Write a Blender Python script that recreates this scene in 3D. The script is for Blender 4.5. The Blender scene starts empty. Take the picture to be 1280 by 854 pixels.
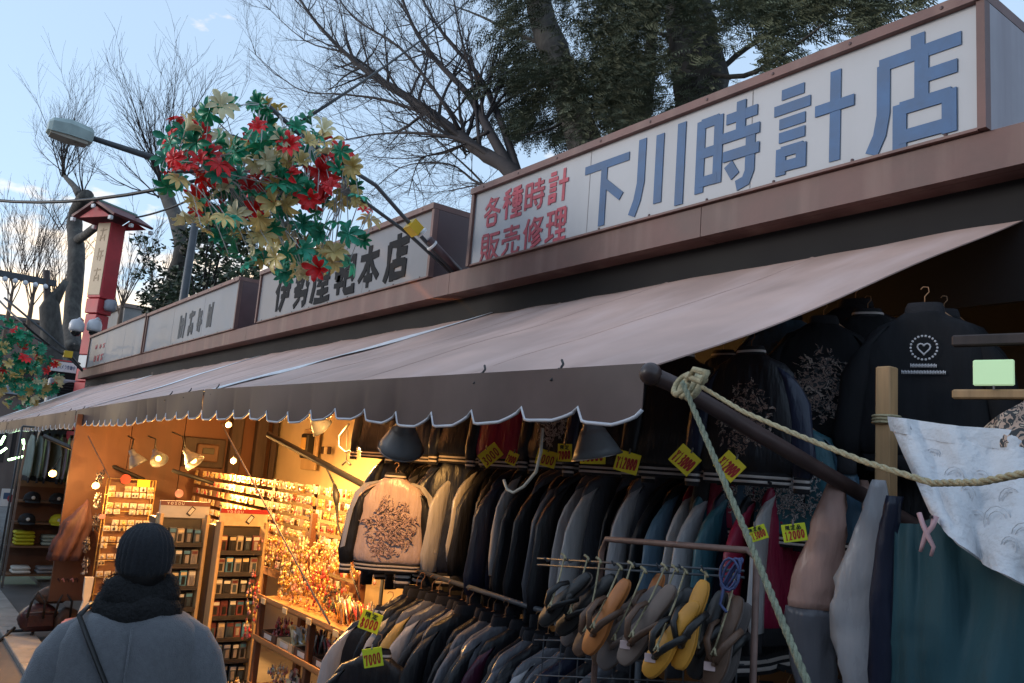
import bpy, math, random
from mathutils import Vector, Matrix, noise, Euler
R = math.radians
random.seed(11)
SC = bpy.context.scene
COL = SC.collection

# ------------------------------------------------------------------ camera
CAM_H = 1.8
FPX = 1049.0
AX = Vector((0.60449692, -0.07934022, -0.79264658))   # street axis seen in camera space (right, down, forward)
AY = Vector((0.79274477, 0.15778394, 0.58877836))     # depth into the stalls
AZ = Vector((0.0783531, -0.98428114, 0.15827645))     # up
cam_data = bpy.data.cameras.new('camera')
cam = bpy.data.objects.new('camera', cam_data)
COL.objects.link(cam)
right = Vector((AX.x, AY.x, AZ.x)); down = Vector((AX.y, AY.y, AZ.y)); fwd = Vector((AX.z, AY.z, AZ.z))
rot = Matrix((right, -down, -fwd)).transposed().to_4x4()
cam.matrix_world = Matrix.Translation((0, 0, CAM_H)) @ rot
cam_data.sensor_width = 36.0
cam_data.lens = FPX / 1280 * 36.0
cam_data.clip_start = 0.05
cam_data.clip_end = 3000
SC.camera = cam

# ------------------------------------------------------------------ dusk sky, low sun, exposure
SUN_EL, SUN_AZ = R(11.0), R(-150)           # azimuth from +Y, clockwise
world = bpy.data.worlds.new('World'); SC.world = world
world.use_nodes = True
wn, wl = world.node_tree.nodes, world.node_tree.links
wn.clear()
def wnode(t, **k):
    n = wn.new(t)
    for a, b in k.items(): setattr(n, a, b)
    return n
sky = wnode('ShaderNodeTexSky', sky_type='NISHITA', sun_disc=False)
sky.sun_elevation = SUN_EL; sky.sun_rotation = SUN_AZ
sky.air_density = 1.0; sky.dust_density = 0.5; sky.ozone_density = 2.2
bg = wnode('ShaderNodeBackground'); bg.inputs['Strength'].default_value = 0.15
wout = wnode('ShaderNodeOutputWorld')
# sunset cumulus low over the horizon: noise on the view direction, lit warm towards the sun
tc = wnode('ShaderNodeTexCoord')
mp = wnode('ShaderNodeMapping'); mp.inputs['Scale'].default_value = (1, 1, 2.6)
nz = wnode('ShaderNodeTexNoise'); nz.inputs['Scale'].default_value = 9.0; nz.inputs['Detail'].default_value = 7; nz.inputs['Roughness'].default_value = .55
sep = wnode('ShaderNodeSeparateXYZ')
band = wnode('ShaderNodeMapRange'); band.inputs['From Min'].default_value = .30; band.inputs['From Max'].default_value = .10
band.inputs['To Min'].default_value = -.16; band.inputs['To Max'].default_value = .27
add = wnode('ShaderNodeMath', operation='ADD')
ramp = wnode('ShaderNodeMapRange'); ramp.inputs['From Min'].default_value = .50; ramp.inputs['From Max'].default_value = .76
dot = wnode('ShaderNodeVectorMath', operation='DOT_PRODUCT')
dot.inputs[1].default_value = (-.98, .12, 0.05)
dr = wnode('ShaderNodeMapRange'); dr.inputs['From Min'].default_value = .2; dr.inputs['From Max'].default_value = 1.0
ccol = wnode('ShaderNodeMix', data_type='RGBA')
ccol.inputs['A'].default_value = (1.5, 1.7, 2.0, 1); ccol.inputs['B'].default_value = (3.6, 2.6, 1.55, 1)
mix = wnode('ShaderNodeMix', data_type='RGBA')
wl.new(tc.outputs['Generated'], mp.inputs['Vector']); wl.new(mp.outputs[0], nz.inputs['Vector'])
wl.new(tc.outputs['Generated'], sep.inputs[0]); wl.new(sep.outputs['Z'], band.inputs['Value'])
wl.new(nz.outputs[0], add.inputs[0]); wl.new(band.outputs[0], add.inputs[1]); wl.new(add.outputs[0], ramp.inputs['Value'])
wl.new(tc.outputs['Generated'], dot.inputs[0]); wl.new(dot.outputs['Value'], dr.inputs['Value'])
wl.new(dr.outputs[0], ccol.inputs['Factor'])
veil = wnode('ShaderNodeMix', data_type='RGBA'); veil.inputs['Factor'].default_value = .82     # thin even high cloud
veil.inputs['B'].default_value = (.86, 1.10, 1.40, 1)
wl.new(sky.outputs[0], veil.inputs['A'])
wl.new(ramp.outputs[0], mix.inputs['Factor']); wl.new(veil.outputs['Result'], mix.inputs['A']); wl.new(ccol.outputs['Result'], mix.inputs['B'])
wl.new(mix.outputs['Result'], bg.inputs['Color']); wl.new(bg.outputs[0], wout.inputs['Surface'])

sun_data = bpy.data.lights.new('sun', 'SUN'); sun_data.energy = 0.42; sun_data.angle = R(20); sun_data.color = (1, .93, .87)
sun = bpy.data.objects.new('sun', sun_data); COL.objects.link(sun)
sd = Vector((math.sin(SUN_AZ) * math.cos(SUN_EL), math.cos(SUN_AZ) * math.cos(SUN_EL), math.sin(SUN_EL)))
sun.rotation_euler = sd.to_track_quat('Z', 'Y').to_euler(); sun.location = sd * 60

vs = SC.view_settings
vs.view_transform = 'Standard'; vs.look = 'None'; vs.gamma = 1.0; vs.use_curve_mapping = False
vs.exposure = 2.1
SC.cycles.max_bounces = 6; SC.cycles.diffuse_bounces = 3; SC.cycles.glossy_bounces = 3
SC.cycles.transmission_bounces = 4; SC.cycles.transparent_max_bounces = 12
SC.cycles.sample_clamp_indirect = 4.0

# ------------------------------------------------------------------ surveying: from the photograph to places
def ray(px, py):
    d = Vector((px - 640.0, py - 427.0, FPX))
    return Vector((d.dot(AX), d.dot(AY), d.dot(AZ)))
def onY(px, py, y):
    r = ray(px, py); t = y / r.y; return Vector((r.x * t, y, r.z * t + CAM_H))
def onX(px, py, x):
    r = ray(px, py); t = x / r.x; return Vector((x, r.y * t, r.z * t + CAM_H))

# ------------------------------------------------------------------ materials
MATS = {}
def mat(name, col, rough=.6, metal=0, var=0.12, scale=6, bump=0, bscale=40, emit=None, estr=0, coat=0, sheen=0,
        trans=0, spec=.5, col2=None, stretch=(1, 1, 1), streak=None, ior=1.45, alpha=1, detail=5, thin=0):
    if name in MATS: return MATS[name]
    m = bpy.data.materials.new(name); m.use_nodes = True
    nt = m.node_tree; N, L = nt.nodes, nt.links
    b = N['Principled BSDF']
    b.inputs['Roughness'].default_value = rough; b.inputs['Metallic'].default_value = metal
    b.inputs['Specular IOR Level'].default_value = spec
    b.inputs['Coat Weight'].default_value = coat; b.inputs['Sheen Weight'].default_value = sheen
    b.inputs['Transmission Weight'].default_value = trans; b.inputs['IOR'].default_value = ior
    b.inputs['Alpha'].default_value = alpha
    c = tuple(col) + (1,)
    if var or col2:
        t = N.new('ShaderNodeTexCoord'); mpn = N.new('ShaderNodeMapping'); mpn.inputs['Scale'].default_value = stretch
        n = N.new('ShaderNodeTexNoise'); n.inputs['Scale'].default_value = scale; n.inputs['Detail'].default_value = detail; n.inputs['Roughness'].default_value = .6
        L.new(t.outputs['Object'], mpn.inputs[0]); L.new(mpn.outputs[0], n.inputs['Vector'])
        cr = N.new('ShaderNodeValToRGB')
        lo = tuple(max(0, x * (1 - var)) for x in col) + (1,)
        hi = (tuple(col2) + (1,)) if col2 else tuple(min(1, x * (1 + var)) for x in col) + (1,)
        cr.color_ramp.elements[0].position = .35; cr.color_ramp.elements[1].position = .68
        cr.color_ramp.elements[0].color = lo; cr.color_ramp.elements[1].color = hi
        L.new(n.outputs[0], cr.inputs[0])
        # each object its own slight tone
        oi = N.new('ShaderNodeObjectInfo'); hv = N.new('ShaderNodeHueSaturation')
        mr = N.new('ShaderNodeMapRange'); mr.inputs['To Min'].default_value = 1 - var * .6; mr.inputs['To Max'].default_value = 1 + var * .6
        L.new(oi.outputs['Random'], mr.inputs['Value']); L.new(mr.outputs[0], hv.inputs['Value'])
        L.new(cr.outputs[0], hv.inputs['Color'])
        last = hv.outputs[0]
        if streak:
            n2 = N.new('ShaderNodeTexNoise'); n2.inputs['Scale'].default_value = streak[0]; n2.inputs['Detail'].default_value = 6
            mp2 = N.new('ShaderNodeMapping'); mp2.inputs['Scale'].default_value = streak[1]
            L.new(t.outputs['Object'], mp2.inputs[0]); L.new(mp2.outputs[0], n2.inputs['Vector'])
            r2 = N.new('ShaderNodeMapRange'); r2.inputs['From Min'].default_value = .5; r2.inputs['From Max'].default_value = .72
            r2.inputs['To Max'].default_value = streak[3]
            mx = N.new('ShaderNodeMix'); mx.data_type = 'RGBA'
            mx.inputs['B'].default_value = tuple(streak[2]) + (1,)
            L.new(n2.outputs[0], r2.inputs['Value']); L.new(r2.outputs[0], mx.inputs['Factor']); L.new(last, mx.inputs['A'])
            last = mx.outputs['Result']
        L.new(last, b.inputs['Base Color'])
        rr = N.new('ShaderNodeMapRange'); rr.inputs['To Min'].default_value = max(0, rough - .1); rr.inputs['To Max'].default_value = min(1, rough + .1)
        L.new(n.outputs[0], rr.inputs['Value']); L.new(rr.outputs[0], b.inputs['Roughness'])
        if bump:
            nb = N.new('ShaderNodeTexNoise'); nb.inputs['Scale'].default_value = bscale; nb.inputs['Detail'].default_value = 4
            L.new(mpn.outputs[0], nb.inputs['Vector'])
            bp = N.new('ShaderNodeBump'); bp.inputs['Strength'].default_value = bump; bp.inputs['Distance'].default_value = .01
            L.new(nb.outputs[0], bp.inputs['Height']); L.new(bp.outputs[0], b.inputs['Normal'])
    else:
        b.inputs['Base Color'].default_value = c
    if emit:
        b.inputs['Emission Color'].default_value = tuple(emit) + (1,); b.inputs['Emission Strength'].default_value = estr
    if thin:        # thin film that lets light through
        tr = N.new('ShaderNodeBsdfTranslucent'); ms = N.new('ShaderNodeMixShader'); ms.inputs[0].default_value = thin
        src = b.inputs['Base Color'].links[0].from_socket if b.inputs['Base Color'].is_linked else None
        if src: L.new(src, tr.inputs['Color'])
        else: tr.inputs['Color'].default_value = c
        L.new(b.outputs[0], ms.inputs[1]); L.new(tr.outputs[0], ms.inputs[2]); L.new(ms.outputs[0], N['Material Output'].inputs['Surface'])
    MATS[name] = m
    return m

# ------------------------------------------------------------------ mesh builder
class MB:
    def __init__(s): s.v = []; s.f = []
    def add(s, vs, fs):
        o = len(s.v); s.v += [tuple(p) for p in vs]; s.f += [tuple(i + o for i in q) for q in fs]; return s
    def box(s, c, d, rot=None, taper=None):
        hx, hy, hz = d[0] / 2, d[1] / 2, d[2] / 2
        P = [Vector((x, y, z)) for z in (-hz, hz) for y in (-hy, hy) for x in (-hx, hx)]
        if taper: 
            for p in P[4:]: p.x *= taper; p.y *= taper
        if rot is not None:
            M = rot if isinstance(rot, Matrix) else Euler(rot).to_matrix()
            P = [M @ p for p in P]
        c = Vector(c)
        return s.add([p + c for p in P], [(0, 2, 3, 1), (4, 5, 7, 6), (0, 1, 5, 4), (2, 6, 7, 3), (0, 4, 6, 2), (1, 3, 7, 5)])
    def bbox(s, a, b):
        return s.box([(a[i] + b[i]) / 2 for i in range(3)], [abs(a[i] - b[i]) for i in range(3)])
    def bevbox(s, c, d, bv=.01, rot=None):
        # box with chamfered vertical silhouette on all edges (24 verts)
        hx, hy, hz = d[0] / 2, d[1] / 2, d[2] / 2; bv = min(bv, hx * .9, hy * .9, hz * .9)
        def ringpts(ix, iy, z): return [(-hx + ix, -hy, z), (hx - ix, -hy, z), (hx, -hy + iy, z), (hx, hy - iy, z), (hx - ix, hy, z), (-hx + ix, hy, z), (-hx, hy - iy, z), (-hx, -hy + iy, z)]
        def shr(pts, k): return [(p[0] * (1 - k / hx), p[1] * (1 - k / hy), p[2]) for p in pts]
        rings = [shr(ringpts(bv, bv, -hz), bv), ringpts(bv, bv, -hz + bv), ringpts(bv, bv, hz - bv), shr(ringpts(bv, bv, hz), bv)]
        M = (rot if isinstance(rot, Matrix) else Euler(rot).to_matrix()) if rot is not None else Matrix.Identity(3)
        c = Vector(c)
        return s.loft([[M @ Vector(p) + c for p in r] for r in rings])
    def loft(s, rings, cap=True, closed=True):
        n = len(rings[0]); vs = [p for r in rings for p in r]; fs = []
        for i in range(len(rings) - 1):
            for j in range(n if closed else n - 1):
                k = (j + 1) % n
                fs.append((i * n + j, i * n + k, (i + 1) * n + k, (i + 1) * n + j))
        if cap:
            fs.append(tuple(range(n - 1, -1, -1))); fs.append(tuple((len(rings) - 1) * n + j for j in range(n)))
        return s.add(vs, fs)
    def tube(s, pts, r, n=6, cap=True, squash=1):
        pts = [Vector(p) for p in pts]
        if not isinstance(r, (list, tuple)): r = [r] * len(pts)
        rings = []; prev = None
        for i, p in enumerate(pts):
            t = (pts[min(i + 1, len(pts) - 1)] - pts[max(i - 1, 0)])
            if t.length < 1e-9: t = Vector((0, 0, 1))
            t.normalize()
            if prev is None:
                a = Vector((0, 0, 1)) if abs(t.z) < .9 else Vector((1, 0, 0))
                u = t.cross(a).normalized()
            else:
                u = prev - t * prev.dot(t)
                u = u.normalized() if u.length > 1e-6 else t.orthogonal().normalized()
            prev = u; w = t.cross(u)
            rings.append([p + (u * math.cos(2 * math.pi * k / n) + w * squash * math.sin(2 * math.pi * k / n)) * r[i] for k in range(n)])
        return s.loft(rings, cap)
    def grid(s, P, thick=None):
        # P[i][j] points, optional thickness along normals -> closed sheet
        ni, nj = len(P), len(P[0]); vs = [Vector(P[i][j]) for i in range(ni) for j in range(nj)]
        q = [(i * nj + j, i * nj + j + 1, (i + 1) * nj + j + 1, (i + 1) * nj + j) for i in range(ni - 1) for j in range(nj - 1)]
        if not thick: return s.add(vs, q)
        nr = [Vector() for _ in vs]
        for f in q:
            nn = (vs[f[2]] - vs[f[0]]).cross(vs[f[3]] - vs[f[1]])
            for k in f: nr[k] += nn
        m = len(vs)
        low = [v - (n.normalized() if n.length > 0 else Vector((0, 0, 1))) * thick for v, n in zip(vs, nr)]
        fs = q + [tuple(m + k for k in reversed(f)) for f in q]
        rim = [j for j in range(nj)] + [i * nj + nj - 1 for i in range(1, ni)] + [(ni - 1) * nj + j for j in range(nj - 2, -1, -1)] + [i * nj for i in range(ni - 2, 0, -1)]
        nr_ = len(rim); base = 2 * m; wall = [vs[k] for k in rim] + [low[k] for k in rim]      # own vertices: crisp edge
        for i in range(nr_):
            k = (i + 1) % nr_; fs.append((base + k, base + i, base + nr_ + i, base + nr_ + k))
        return s.add(vs + low + wall, fs)
    def sphere(s, c, r, nu=10, nv=7, f=None):
        c = Vector(c); r = r if isinstance(r, (list, tuple)) else (r, r, r); rings = []
        for i in range(nv + 1):
            a = math.pi * i / nv - math.pi / 2; a = max(min(a, 1.5), -1.5)
            rg = []
            for k in range(nu):
                b = 2 * math.pi * k / nu
                d = Vector((math.cos(a) * math.cos(b), math.cos(a) * math.sin(b), math.sin(a)))
                g = f(d) if f else 1
                rg.append(c + Vector((d.x * r[0], d.y * r[1], d.z * r[2])) * g)
            rings.append(rg)
        return s.loft(rings)
    def lathe(s, prof, c=(0, 0, 0), n=16, M=None, cap=True):
        c = Vector(c); rings = []
        for (r, z) in prof:
            rg = [Vector((r * math.cos(2 * math.pi * k / n), r * math.sin(2 * math.pi * k / n), z)) for k in range(n)]
            rings.append([(M @ p if M else p) + c for p in rg])
        return s.loft(rings, cap)
    def mesh(s, name, smooth=False):
        me = bpy.data.meshes.new(name); me.from_pydata(s.v, [], s.f)
        if smooth: me.polygons.foreach_set('use_smooth', [True] * len(me.polygons))
        me.update(); return me
    def build(s, name, m, parent=None, smooth=False, label=None):
        return obj(name, s.mesh(name, smooth), m, parent, label)

def obj(name, me, m=None, parent=None, label=None, loc=None, rotz=None):
    if m is not None and len(me.materials) == 0: me.materials.append(m)
    o = bpy.data.objects.new(name, me); COL.objects.link(o)
    if m is not None and me.materials[0] != m:
        o.material_slots[0].link = 'OBJECT'; o.material_slots[0].material = m
    if parent: o.parent = parent
    if label: o['label'] = label
    if loc is not None: o.location = loc
    if rotz is not None: o.rotation_euler.z = rotz
    return o
def tag(o, label=None, cat=None, group=None, kind=None):
    if label: o['label'] = label
    if cat: o['category'] = cat
    if group: o['group'] = group
    if kind: o['kind'] = kind
    return o
def thing(name, loc, label, cat, group=None, rot=(0, 0, 0)):
    o = bpy.data.objects.new(name, None); COL.objects.link(o); o.empty_display_size = .1
    o.location = loc; o.rotation_euler = rot
    return tag(o, label, cat, group)
def wob(x, y=0, z=0, s=1): return noise.noise(Vector((x * s + 3.1, y * s + 7.7, z * s + 1.3)))
ORD = ['first', 'second', 'third', 'fourth', 'fifth', 'sixth', 'seventh', 'eighth', 'ninth', 'tenth', 'eleventh', 'twelfth', 'thirteenth', 'fourteenth', 'fifteenth', 'sixteenth', 'seventeenth', 'eighteenth', 'nineteenth', 'twentieth', 'twenty-first', 'twenty-second', 'twenty-third', 'twenty-fourth', 'twenty-fifth', 'twenty-sixth', 'twenty-seventh', 'twenty-eighth', 'twenty-ninth', 'thirtieth'] + ['thirty-' + k for k in ('first', 'second', 'third', 'fourth', 'fifth', 'sixth', 'seventh', 'eighth', 'ninth')]

# ------------------------------------------------------------------ writing: strokes on a 100 x 100 field, y down
def bx_(x0, y0, x1, y1): return [[(x0, y0), (x0, y1)], [(x0, y0), (x1, y0)], [(x1, y0), (x1, y1)], [(x0, y1), (x1, y1)]]
GL = {
 '下': [[(4, 12), (96, 12)], [(46, 12), (46, 97)], [(48, 38), (84, 64)]],
 '川': [[(18, 6), (18, 58), (13, 78), (4, 95)], [(50, 8), (50, 88)], [(87, 4), (87, 97)]],
 '時': [[(8, 10), (8, 92)], [(8, 14), (36, 14)], [(36, 10), (36, 86)], [(8, 48), (36, 48)], [(8, 80), (36, 80)], [(48, 19), (94, 19)], [(70, 3), (70, 38)], [(43, 39), (98, 39)], [(45, 60), (98, 60)], [(85, 42), (85, 82), (80, 92), (66, 95)], [(53, 69), (64, 84)]],
 '計': [[(12, 9), (40, 9)], [(3, 25), (48, 25)], [(10, 41), (42, 41)], [(10, 56), (42, 56)], [(13, 68), (13, 97)], [(13, 72), (40, 72)], [(38, 68), (38, 94)], [(13, 88), (40, 88)], [(54, 40), (98, 40)], [(77, 3), (77, 97)]],
 '店': [[(54, 1), (54, 16)], [(12, 18), (98, 18)], [(17, 18), (17, 62), (13, 80), (4, 95)], [(58, 20), (58, 60)], [(58, 40), (94, 40)], [(35, 58), (35, 97)], [(35, 62), (88, 62)], [(86, 58), (86, 94)], [(35, 87), (88, 87)]],
 '各': [[(42, 3), (30, 22), (10, 38)], [(38, 14), (76, 14), (58, 34), (34, 48), (5, 60)], [(32, 24), (58, 44), (96, 58)]] + bx_(28, 64, 74, 94),
 '種': [[(38, 4), (8, 12)], [(2, 26), (42, 26)], [(22, 10), (22, 97)], [(22, 30), (4, 58)], [(22, 34), (42, 52)], [(90, 5), (50, 9)], [(46, 21), (99, 21)], [(73, 8), (73, 92)], [(50, 75), (97, 75)], [(44, 93), (99, 93)], [(54, 47), (92, 47)]] + bx_(54, 34, 92, 60),
 '販': bx_(7, 6, 38, 66) + [[(7, 26), (38, 26)], [(7, 46), (38, 46)], [(16, 68), (4, 95)], [(30, 68), (42, 90)], [(48, 10), (97, 10)], [(54, 10), (54, 50), (44, 94)], [(58, 34), (90, 34), (78, 66), (50, 96)], [(60, 46), (74, 76), (99, 96)]],
 '売': [[(8, 14), (92, 14)], [(50, 2), (50, 32)], [(18, 32), (82, 32)], [(8, 58), (8, 47), (92, 47), (92, 58)], [(36, 58), (34, 76), (8, 96)], [(62, 58), (62, 88), (68, 94), (90, 94), (95, 78)]],
 '修': [[(26, 4), (18, 28), (3, 46)], [(17, 30), (17, 97)], [(36, 26), (36, 76)], [(58, 4), (50, 22), (40, 34)], [(54, 14), (92, 14), (80, 34), (44, 54)], [(56, 24), (74, 42), (99, 52)], [(84, 50), (50, 66)], [(88, 64), (48, 82)], [(95, 77), (46, 98)]],
 '理': [[(4, 12), (40, 12)], [(4, 44), (40, 44)], [(22, 12), (22, 82)], [(2, 90), (42, 77)], [(50, 30), (92, 30)], [(71, 8), (71, 92)], [(50, 71), (95, 71)], [(42, 93), (99, 93)]] + bx_(50, 8, 92, 52),
 '伊': [[(30, 2), (20, 28), (4, 48)], [(18, 30), (18, 98)], [(40, 16), (84, 16), (84, 60), (40, 60)], [(34, 38), (98, 38)], [(62, 16), (58, 66), (38, 98)]],
 '勢': [[(6, 12), (46, 12)], [(26, 2), (26, 26)], [(8, 28), (46, 28)], [(26, 28), (26, 54)], [(4, 54), (48, 50)], [(60, 4), (60, 28), (50, 54)], [(52, 16), (84, 14), (86, 46), (98, 52)], [(10, 68), (86, 68), (82, 92), (66, 97)], [(44, 56), (40, 82), (10, 98)]],
 '屋': [[(12, 8), (90, 8), (90, 28), (12, 28)], [(12, 8), (12, 60), (2, 97)], [(26, 42), (92, 42)], [(50, 42), (34, 58), (84, 58)], [(30, 75), (88, 75)], [(58, 60), (58, 94)], [(20, 94), (98, 94)]],
 '鞄': [[(4, 14), (46, 14)], [(16, 4), (16, 24)], [(34, 4), (34, 24)], [(25, 24), (25, 97)], [(2, 72), (48, 72)], [(62, 2), (50, 24)], [(58, 14), (94, 14), (94, 60), (86, 66)], [(56, 34), (78, 34), (78, 54), (56, 54)], [(56, 34), (56, 86), (64, 93), (98, 93), (98, 78)]] + bx_(8, 36, 42, 56),
 '本': [[(6, 26), (94, 26)], [(50, 2), (50, 98)], [(48, 28), (30, 58), (4, 80)], [(52, 28), (72, 58), (97, 80)], [(30, 76), (70, 76)]],
 '0': [[(50, 8), (22, 22), (16, 60), (34, 92), (62, 90), (80, 58), (72, 20), (50, 8)]], '1': [[(36, 22), (54, 6), (50, 95)]],
 '2': [[(20, 26), (40, 8), (70, 14), (72, 38), (44, 68), (16, 92), (84, 88)]], '3': [[(20, 14), (60, 8), (74, 26), (44, 46), (78, 62), (70, 88), (20, 92)]],
 '5': [[(78, 8), (34, 10), (28, 44), (62, 42), (80, 64), (62, 90), (20, 92)]], '7': [[(14, 30), (18, 12), (80, 10), (62, 46), (46, 96)]],
 '8': [[(52, 48), (26, 30), (44, 8), (74, 20), (52, 48), (22, 74), (46, 96), (78, 78), (52, 48)]], '¥': [[(14, 6), (50, 48), (86, 6)], [(50, 48), (50, 96)], [(20, 56), (80, 56)], [(20, 74), (80, 74)]],
 'Y': [[(14, 6), (50, 50), (86, 6)], [(50, 50), (50, 96)]], 'O': [[(50, 6), (16, 26), (16, 76), (50, 95), (84, 76), (84, 26), (50, 6)]],
 'S': [[(82, 20), (50, 6), (20, 24), (50, 50), (80, 72), (50, 95), (18, 80)]], 'U': [[(16, 6), (16, 72), (50, 95), (84, 72), (84, 6)]],
 'P': [[(20, 96), (20, 6), (70, 8), (80, 30), (66, 50), (20, 52)]],
 '限': [[(14, 4), (14, 97)], [(14, 6), (40, 6), (26, 40), (42, 60), (24, 70)], [(52, 6), (88, 6), (88, 44), (52, 44)], [(52, 25), (88, 25)], [(52, 6), (52, 92), (68, 82)], [(92, 54), (72, 66)], [(66, 46), (80, 78), (98, 94)]],
 '定': [[(50, 2), (50, 14)], [(8, 30), (8, 16), (92, 16), (92, 30)], [(24, 38), (78, 38)], [(50, 38), (50, 84)], [(50, 60), (80, 60)], [(28, 56), (22, 80), (4, 97)], [(22, 76), (50, 92), (98, 94)]],
 '品': bx_(26, 6, 76, 42) + bx_(6, 56, 42, 94) + bx_(58, 56, 96, 94),
 'smear_a': [[(22, 8), (20, 94)], [(52, 20), (50, 92)], [(82, 4), (78, 96)], [(22, 44), (80, 38)]], 'smear_b': [[(10, 22), (90, 16)], [(48, 4), (40, 60)], [(26, 58), (24, 96)], [(70, 52), (74, 94)], [(26, 76), (72, 72)]],
 'smear_c': [[(30, 6), (28, 90)], [(30, 30), (84, 26)], [(66, 26), (60, 96)], [(12, 66), (90, 60)]],
}
def strokes_mb(mb, strokes, M, w, depth, x0=0, z0=0, sx=1, sz=1, brush=False, lift=0):
    """strokes as flat-topped bars; M maps (u right, v up, out) to space"""
    for si, st in enumerate(strokes):
        pts = [Vector((x0 + p[0] / 100 * sx, z0 + (1 - p[1] / 100) * sz)) for p in st]
        if brush and len(pts) == 2:
            mid = (pts[0] + pts[1]) / 2; dd = (pts[1] - pts[0]); mid += Vector((-dd.y, dd.x)) * random.uniform(-.05, .05)
            pts = [pts[0], mid, pts[1]]
        L_, R_ = [], []
        for i, p in enumerate(pts):
            a = (p - pts[i - 1]).normalized() if i else None
            b = (pts[i + 1] - p).normalized() if i < len(pts) - 1 else None
            t = ((a or b) + (b or a)).normalized() if (a and b and ((a + b).length > .1)) else (a or b)
            nn = Vector((-t.y, t.x)); k = 1
            if a and b: k = min(1.6, 1 / max(.5, abs(nn.dot(Vector((-a.y, a.x))))))
            ww = w / 2 * k * (random.uniform(.75, 1.3) if brush else 1)
            e = (t * w * .12 if not a else -t * w * 0) if not a else Vector((0, 0))
            L_.append(p + nn * ww); R_.append(p - nn * ww)
        n = len(pts); d = depth + (si % 9) * .0003 + lift
        top = [M(q.x, q.y, d) for q in L_] + [M(q.x, q.y, d) for q in R_]
        bot = [M(q.x, q.y, lift * .5) for q in L_] + [M(q.x, q.y, lift * .5) for q in R_]
        fs = []
        for i in range(n - 1):
            fs.append((i, i + 1, n + i + 1, n + i)); o = 2 * n
            fs += [(i, o + i, o + i + 1, i + 1), (n + i, n + i + 1, o + n + i + 1, o + n + i)]
        o = 2 * n; fs += [(0, n, o + n, o), (n - 1, o + n - 1, o + 2 * n - 1, 2 * n - 1)]
        mb.add(top + bot, fs)
# ================================================================== setting: ground
m_asph = mat('asphalt_paving', (.105, .10, .095), .85, var=.25, scale=1.3, bump=.35, bscale=180, streak=(.7, (1, 1, 1), (.10, .095, .09), .6))
def ground():
    mb = MB(); n = 24
    xs = [-900, -300, -120, -60] + [-40 + i * 2 for i in range(26)] + [14, 30, 80, 300]
    ys = [-900, -200, -60, -20] + [-12 + i for i in range(24)] + [14, 20, 60, 200, 900]
    P = [[(x, y, 0.012 * wob(x * .4, y * .4) if -40 < x < 12 and -12 < y < 12 else 0) for x in xs] for y in ys]
    mb.grid(P); tag(mb.build('ground', m_asph, smooth=True), kind='structure')
    mb = MB()
    for i in range(42):      # drain covers along the stall front, one joined gutter of concrete lids
        mb.bevbox((-19.6 + i * .5, 1.36, .012), (.488, .26, .05), .006)
    tag(mb.build('pavement', mat('concrete_gutter', (.28, .27, .25), .85, var=.2, scale=4, bump=.3)), kind='structure')
    mb = MB(); mb.bbox((-18, 1.95, -.05), (2.0, 6.0, .06))
    tag(mb.build('stall_floor', mat('stall_concrete', (.13, .12, .11), .8, var=.2, scale=3)), kind='structure')
ground()

# ================================================================== the long stall building
m_brown = mat('brown_painted_steel', (.125, .060, .052), .55, var=.25, scale=3, streak=(5, (1.5, 1.5, .12), (.20, .12, .10), .6), bump=.08, bscale=30)
m_brown2 = mat('brown_sign_casing', (.075, .038, .04), .45, var=.15, scale=3, streak=(4, (1.2, 1.2, .15), (.11, .07, .07), .5))
m_dark = mat('near_black_board', (.007, .006, .007), .8, var=.3, scale=4)  # near-black: shade of the recess below the fascia put into the colour
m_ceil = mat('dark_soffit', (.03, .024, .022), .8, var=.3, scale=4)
m_cream = mat('cream_plaster', (.62, .50, .32), .75, var=.08, scale=2.5, streak=(2, (1, 1, .4), (.45, .33, .2), .4))
m_ply = mat('brown_plywood', (.13, .055, .028), .55, var=.3, scale=2.2, stretch=(1, 1, .14), bump=.06, bscale=20)
m_wood = mat('raw_timber', (.42, .25, .12), .6, var=.25, scale=5, stretch=(6, 6, .5), bump=.1, bscale=14)
m_post = mat('dark_timber_post', (.045, .03, .026), .6, var=.3, scale=6, stretch=(4, 4, .4))

row = thing('stall_building', (-9, 3, 0), 'long low stall building with brown steel fascia running down the street', 'building')
def rel(o, b=row):      # parts written in world coordinates
    o.parent = b; o.matrix_parent_inverse = Matrix.Translation(b.location).inverted(); return o
joins = [-17.95, -13.12, -8.78, -4.82, -2.6, 1.6]
for a, b in zip(joins, joins[1:]):
    mb = MB(); mb.bbox((a + .002, 3.0, 3.0), (b - .002, 3.05, 3.15)); mb.bbox((a + .002, 3.052, 3.0), (b - .002, 3.14, 3.012))
    rel(mb.build('fascia_panel', m_brown))
mb = MB(); mb.bbox((-17.93, 3.06, 3.02), (1.6, 6.0, 3.145)); rel(mb.build('roof', mat('roof_sheet', (.09, .08, .08), .6)))
mb = MB(); mb.bbox((-17.93, 3.142, 2.55), (1.6, 3.17, 3.01)); rel(mb.build('header_board', m_dark))  # set-back wall band, its shade carried by the board colour
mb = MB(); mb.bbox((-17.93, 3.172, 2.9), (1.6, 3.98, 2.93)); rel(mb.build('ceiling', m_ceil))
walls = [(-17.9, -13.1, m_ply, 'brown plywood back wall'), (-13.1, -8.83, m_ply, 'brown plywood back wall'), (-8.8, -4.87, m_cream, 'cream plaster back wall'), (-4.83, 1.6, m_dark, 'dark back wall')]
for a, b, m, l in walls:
    mb = MB(); mb.bbox((a, 3.5, .06), (b, 3.56, 2.9)); rel(mb.build('back_wall', m, label=l))
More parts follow.
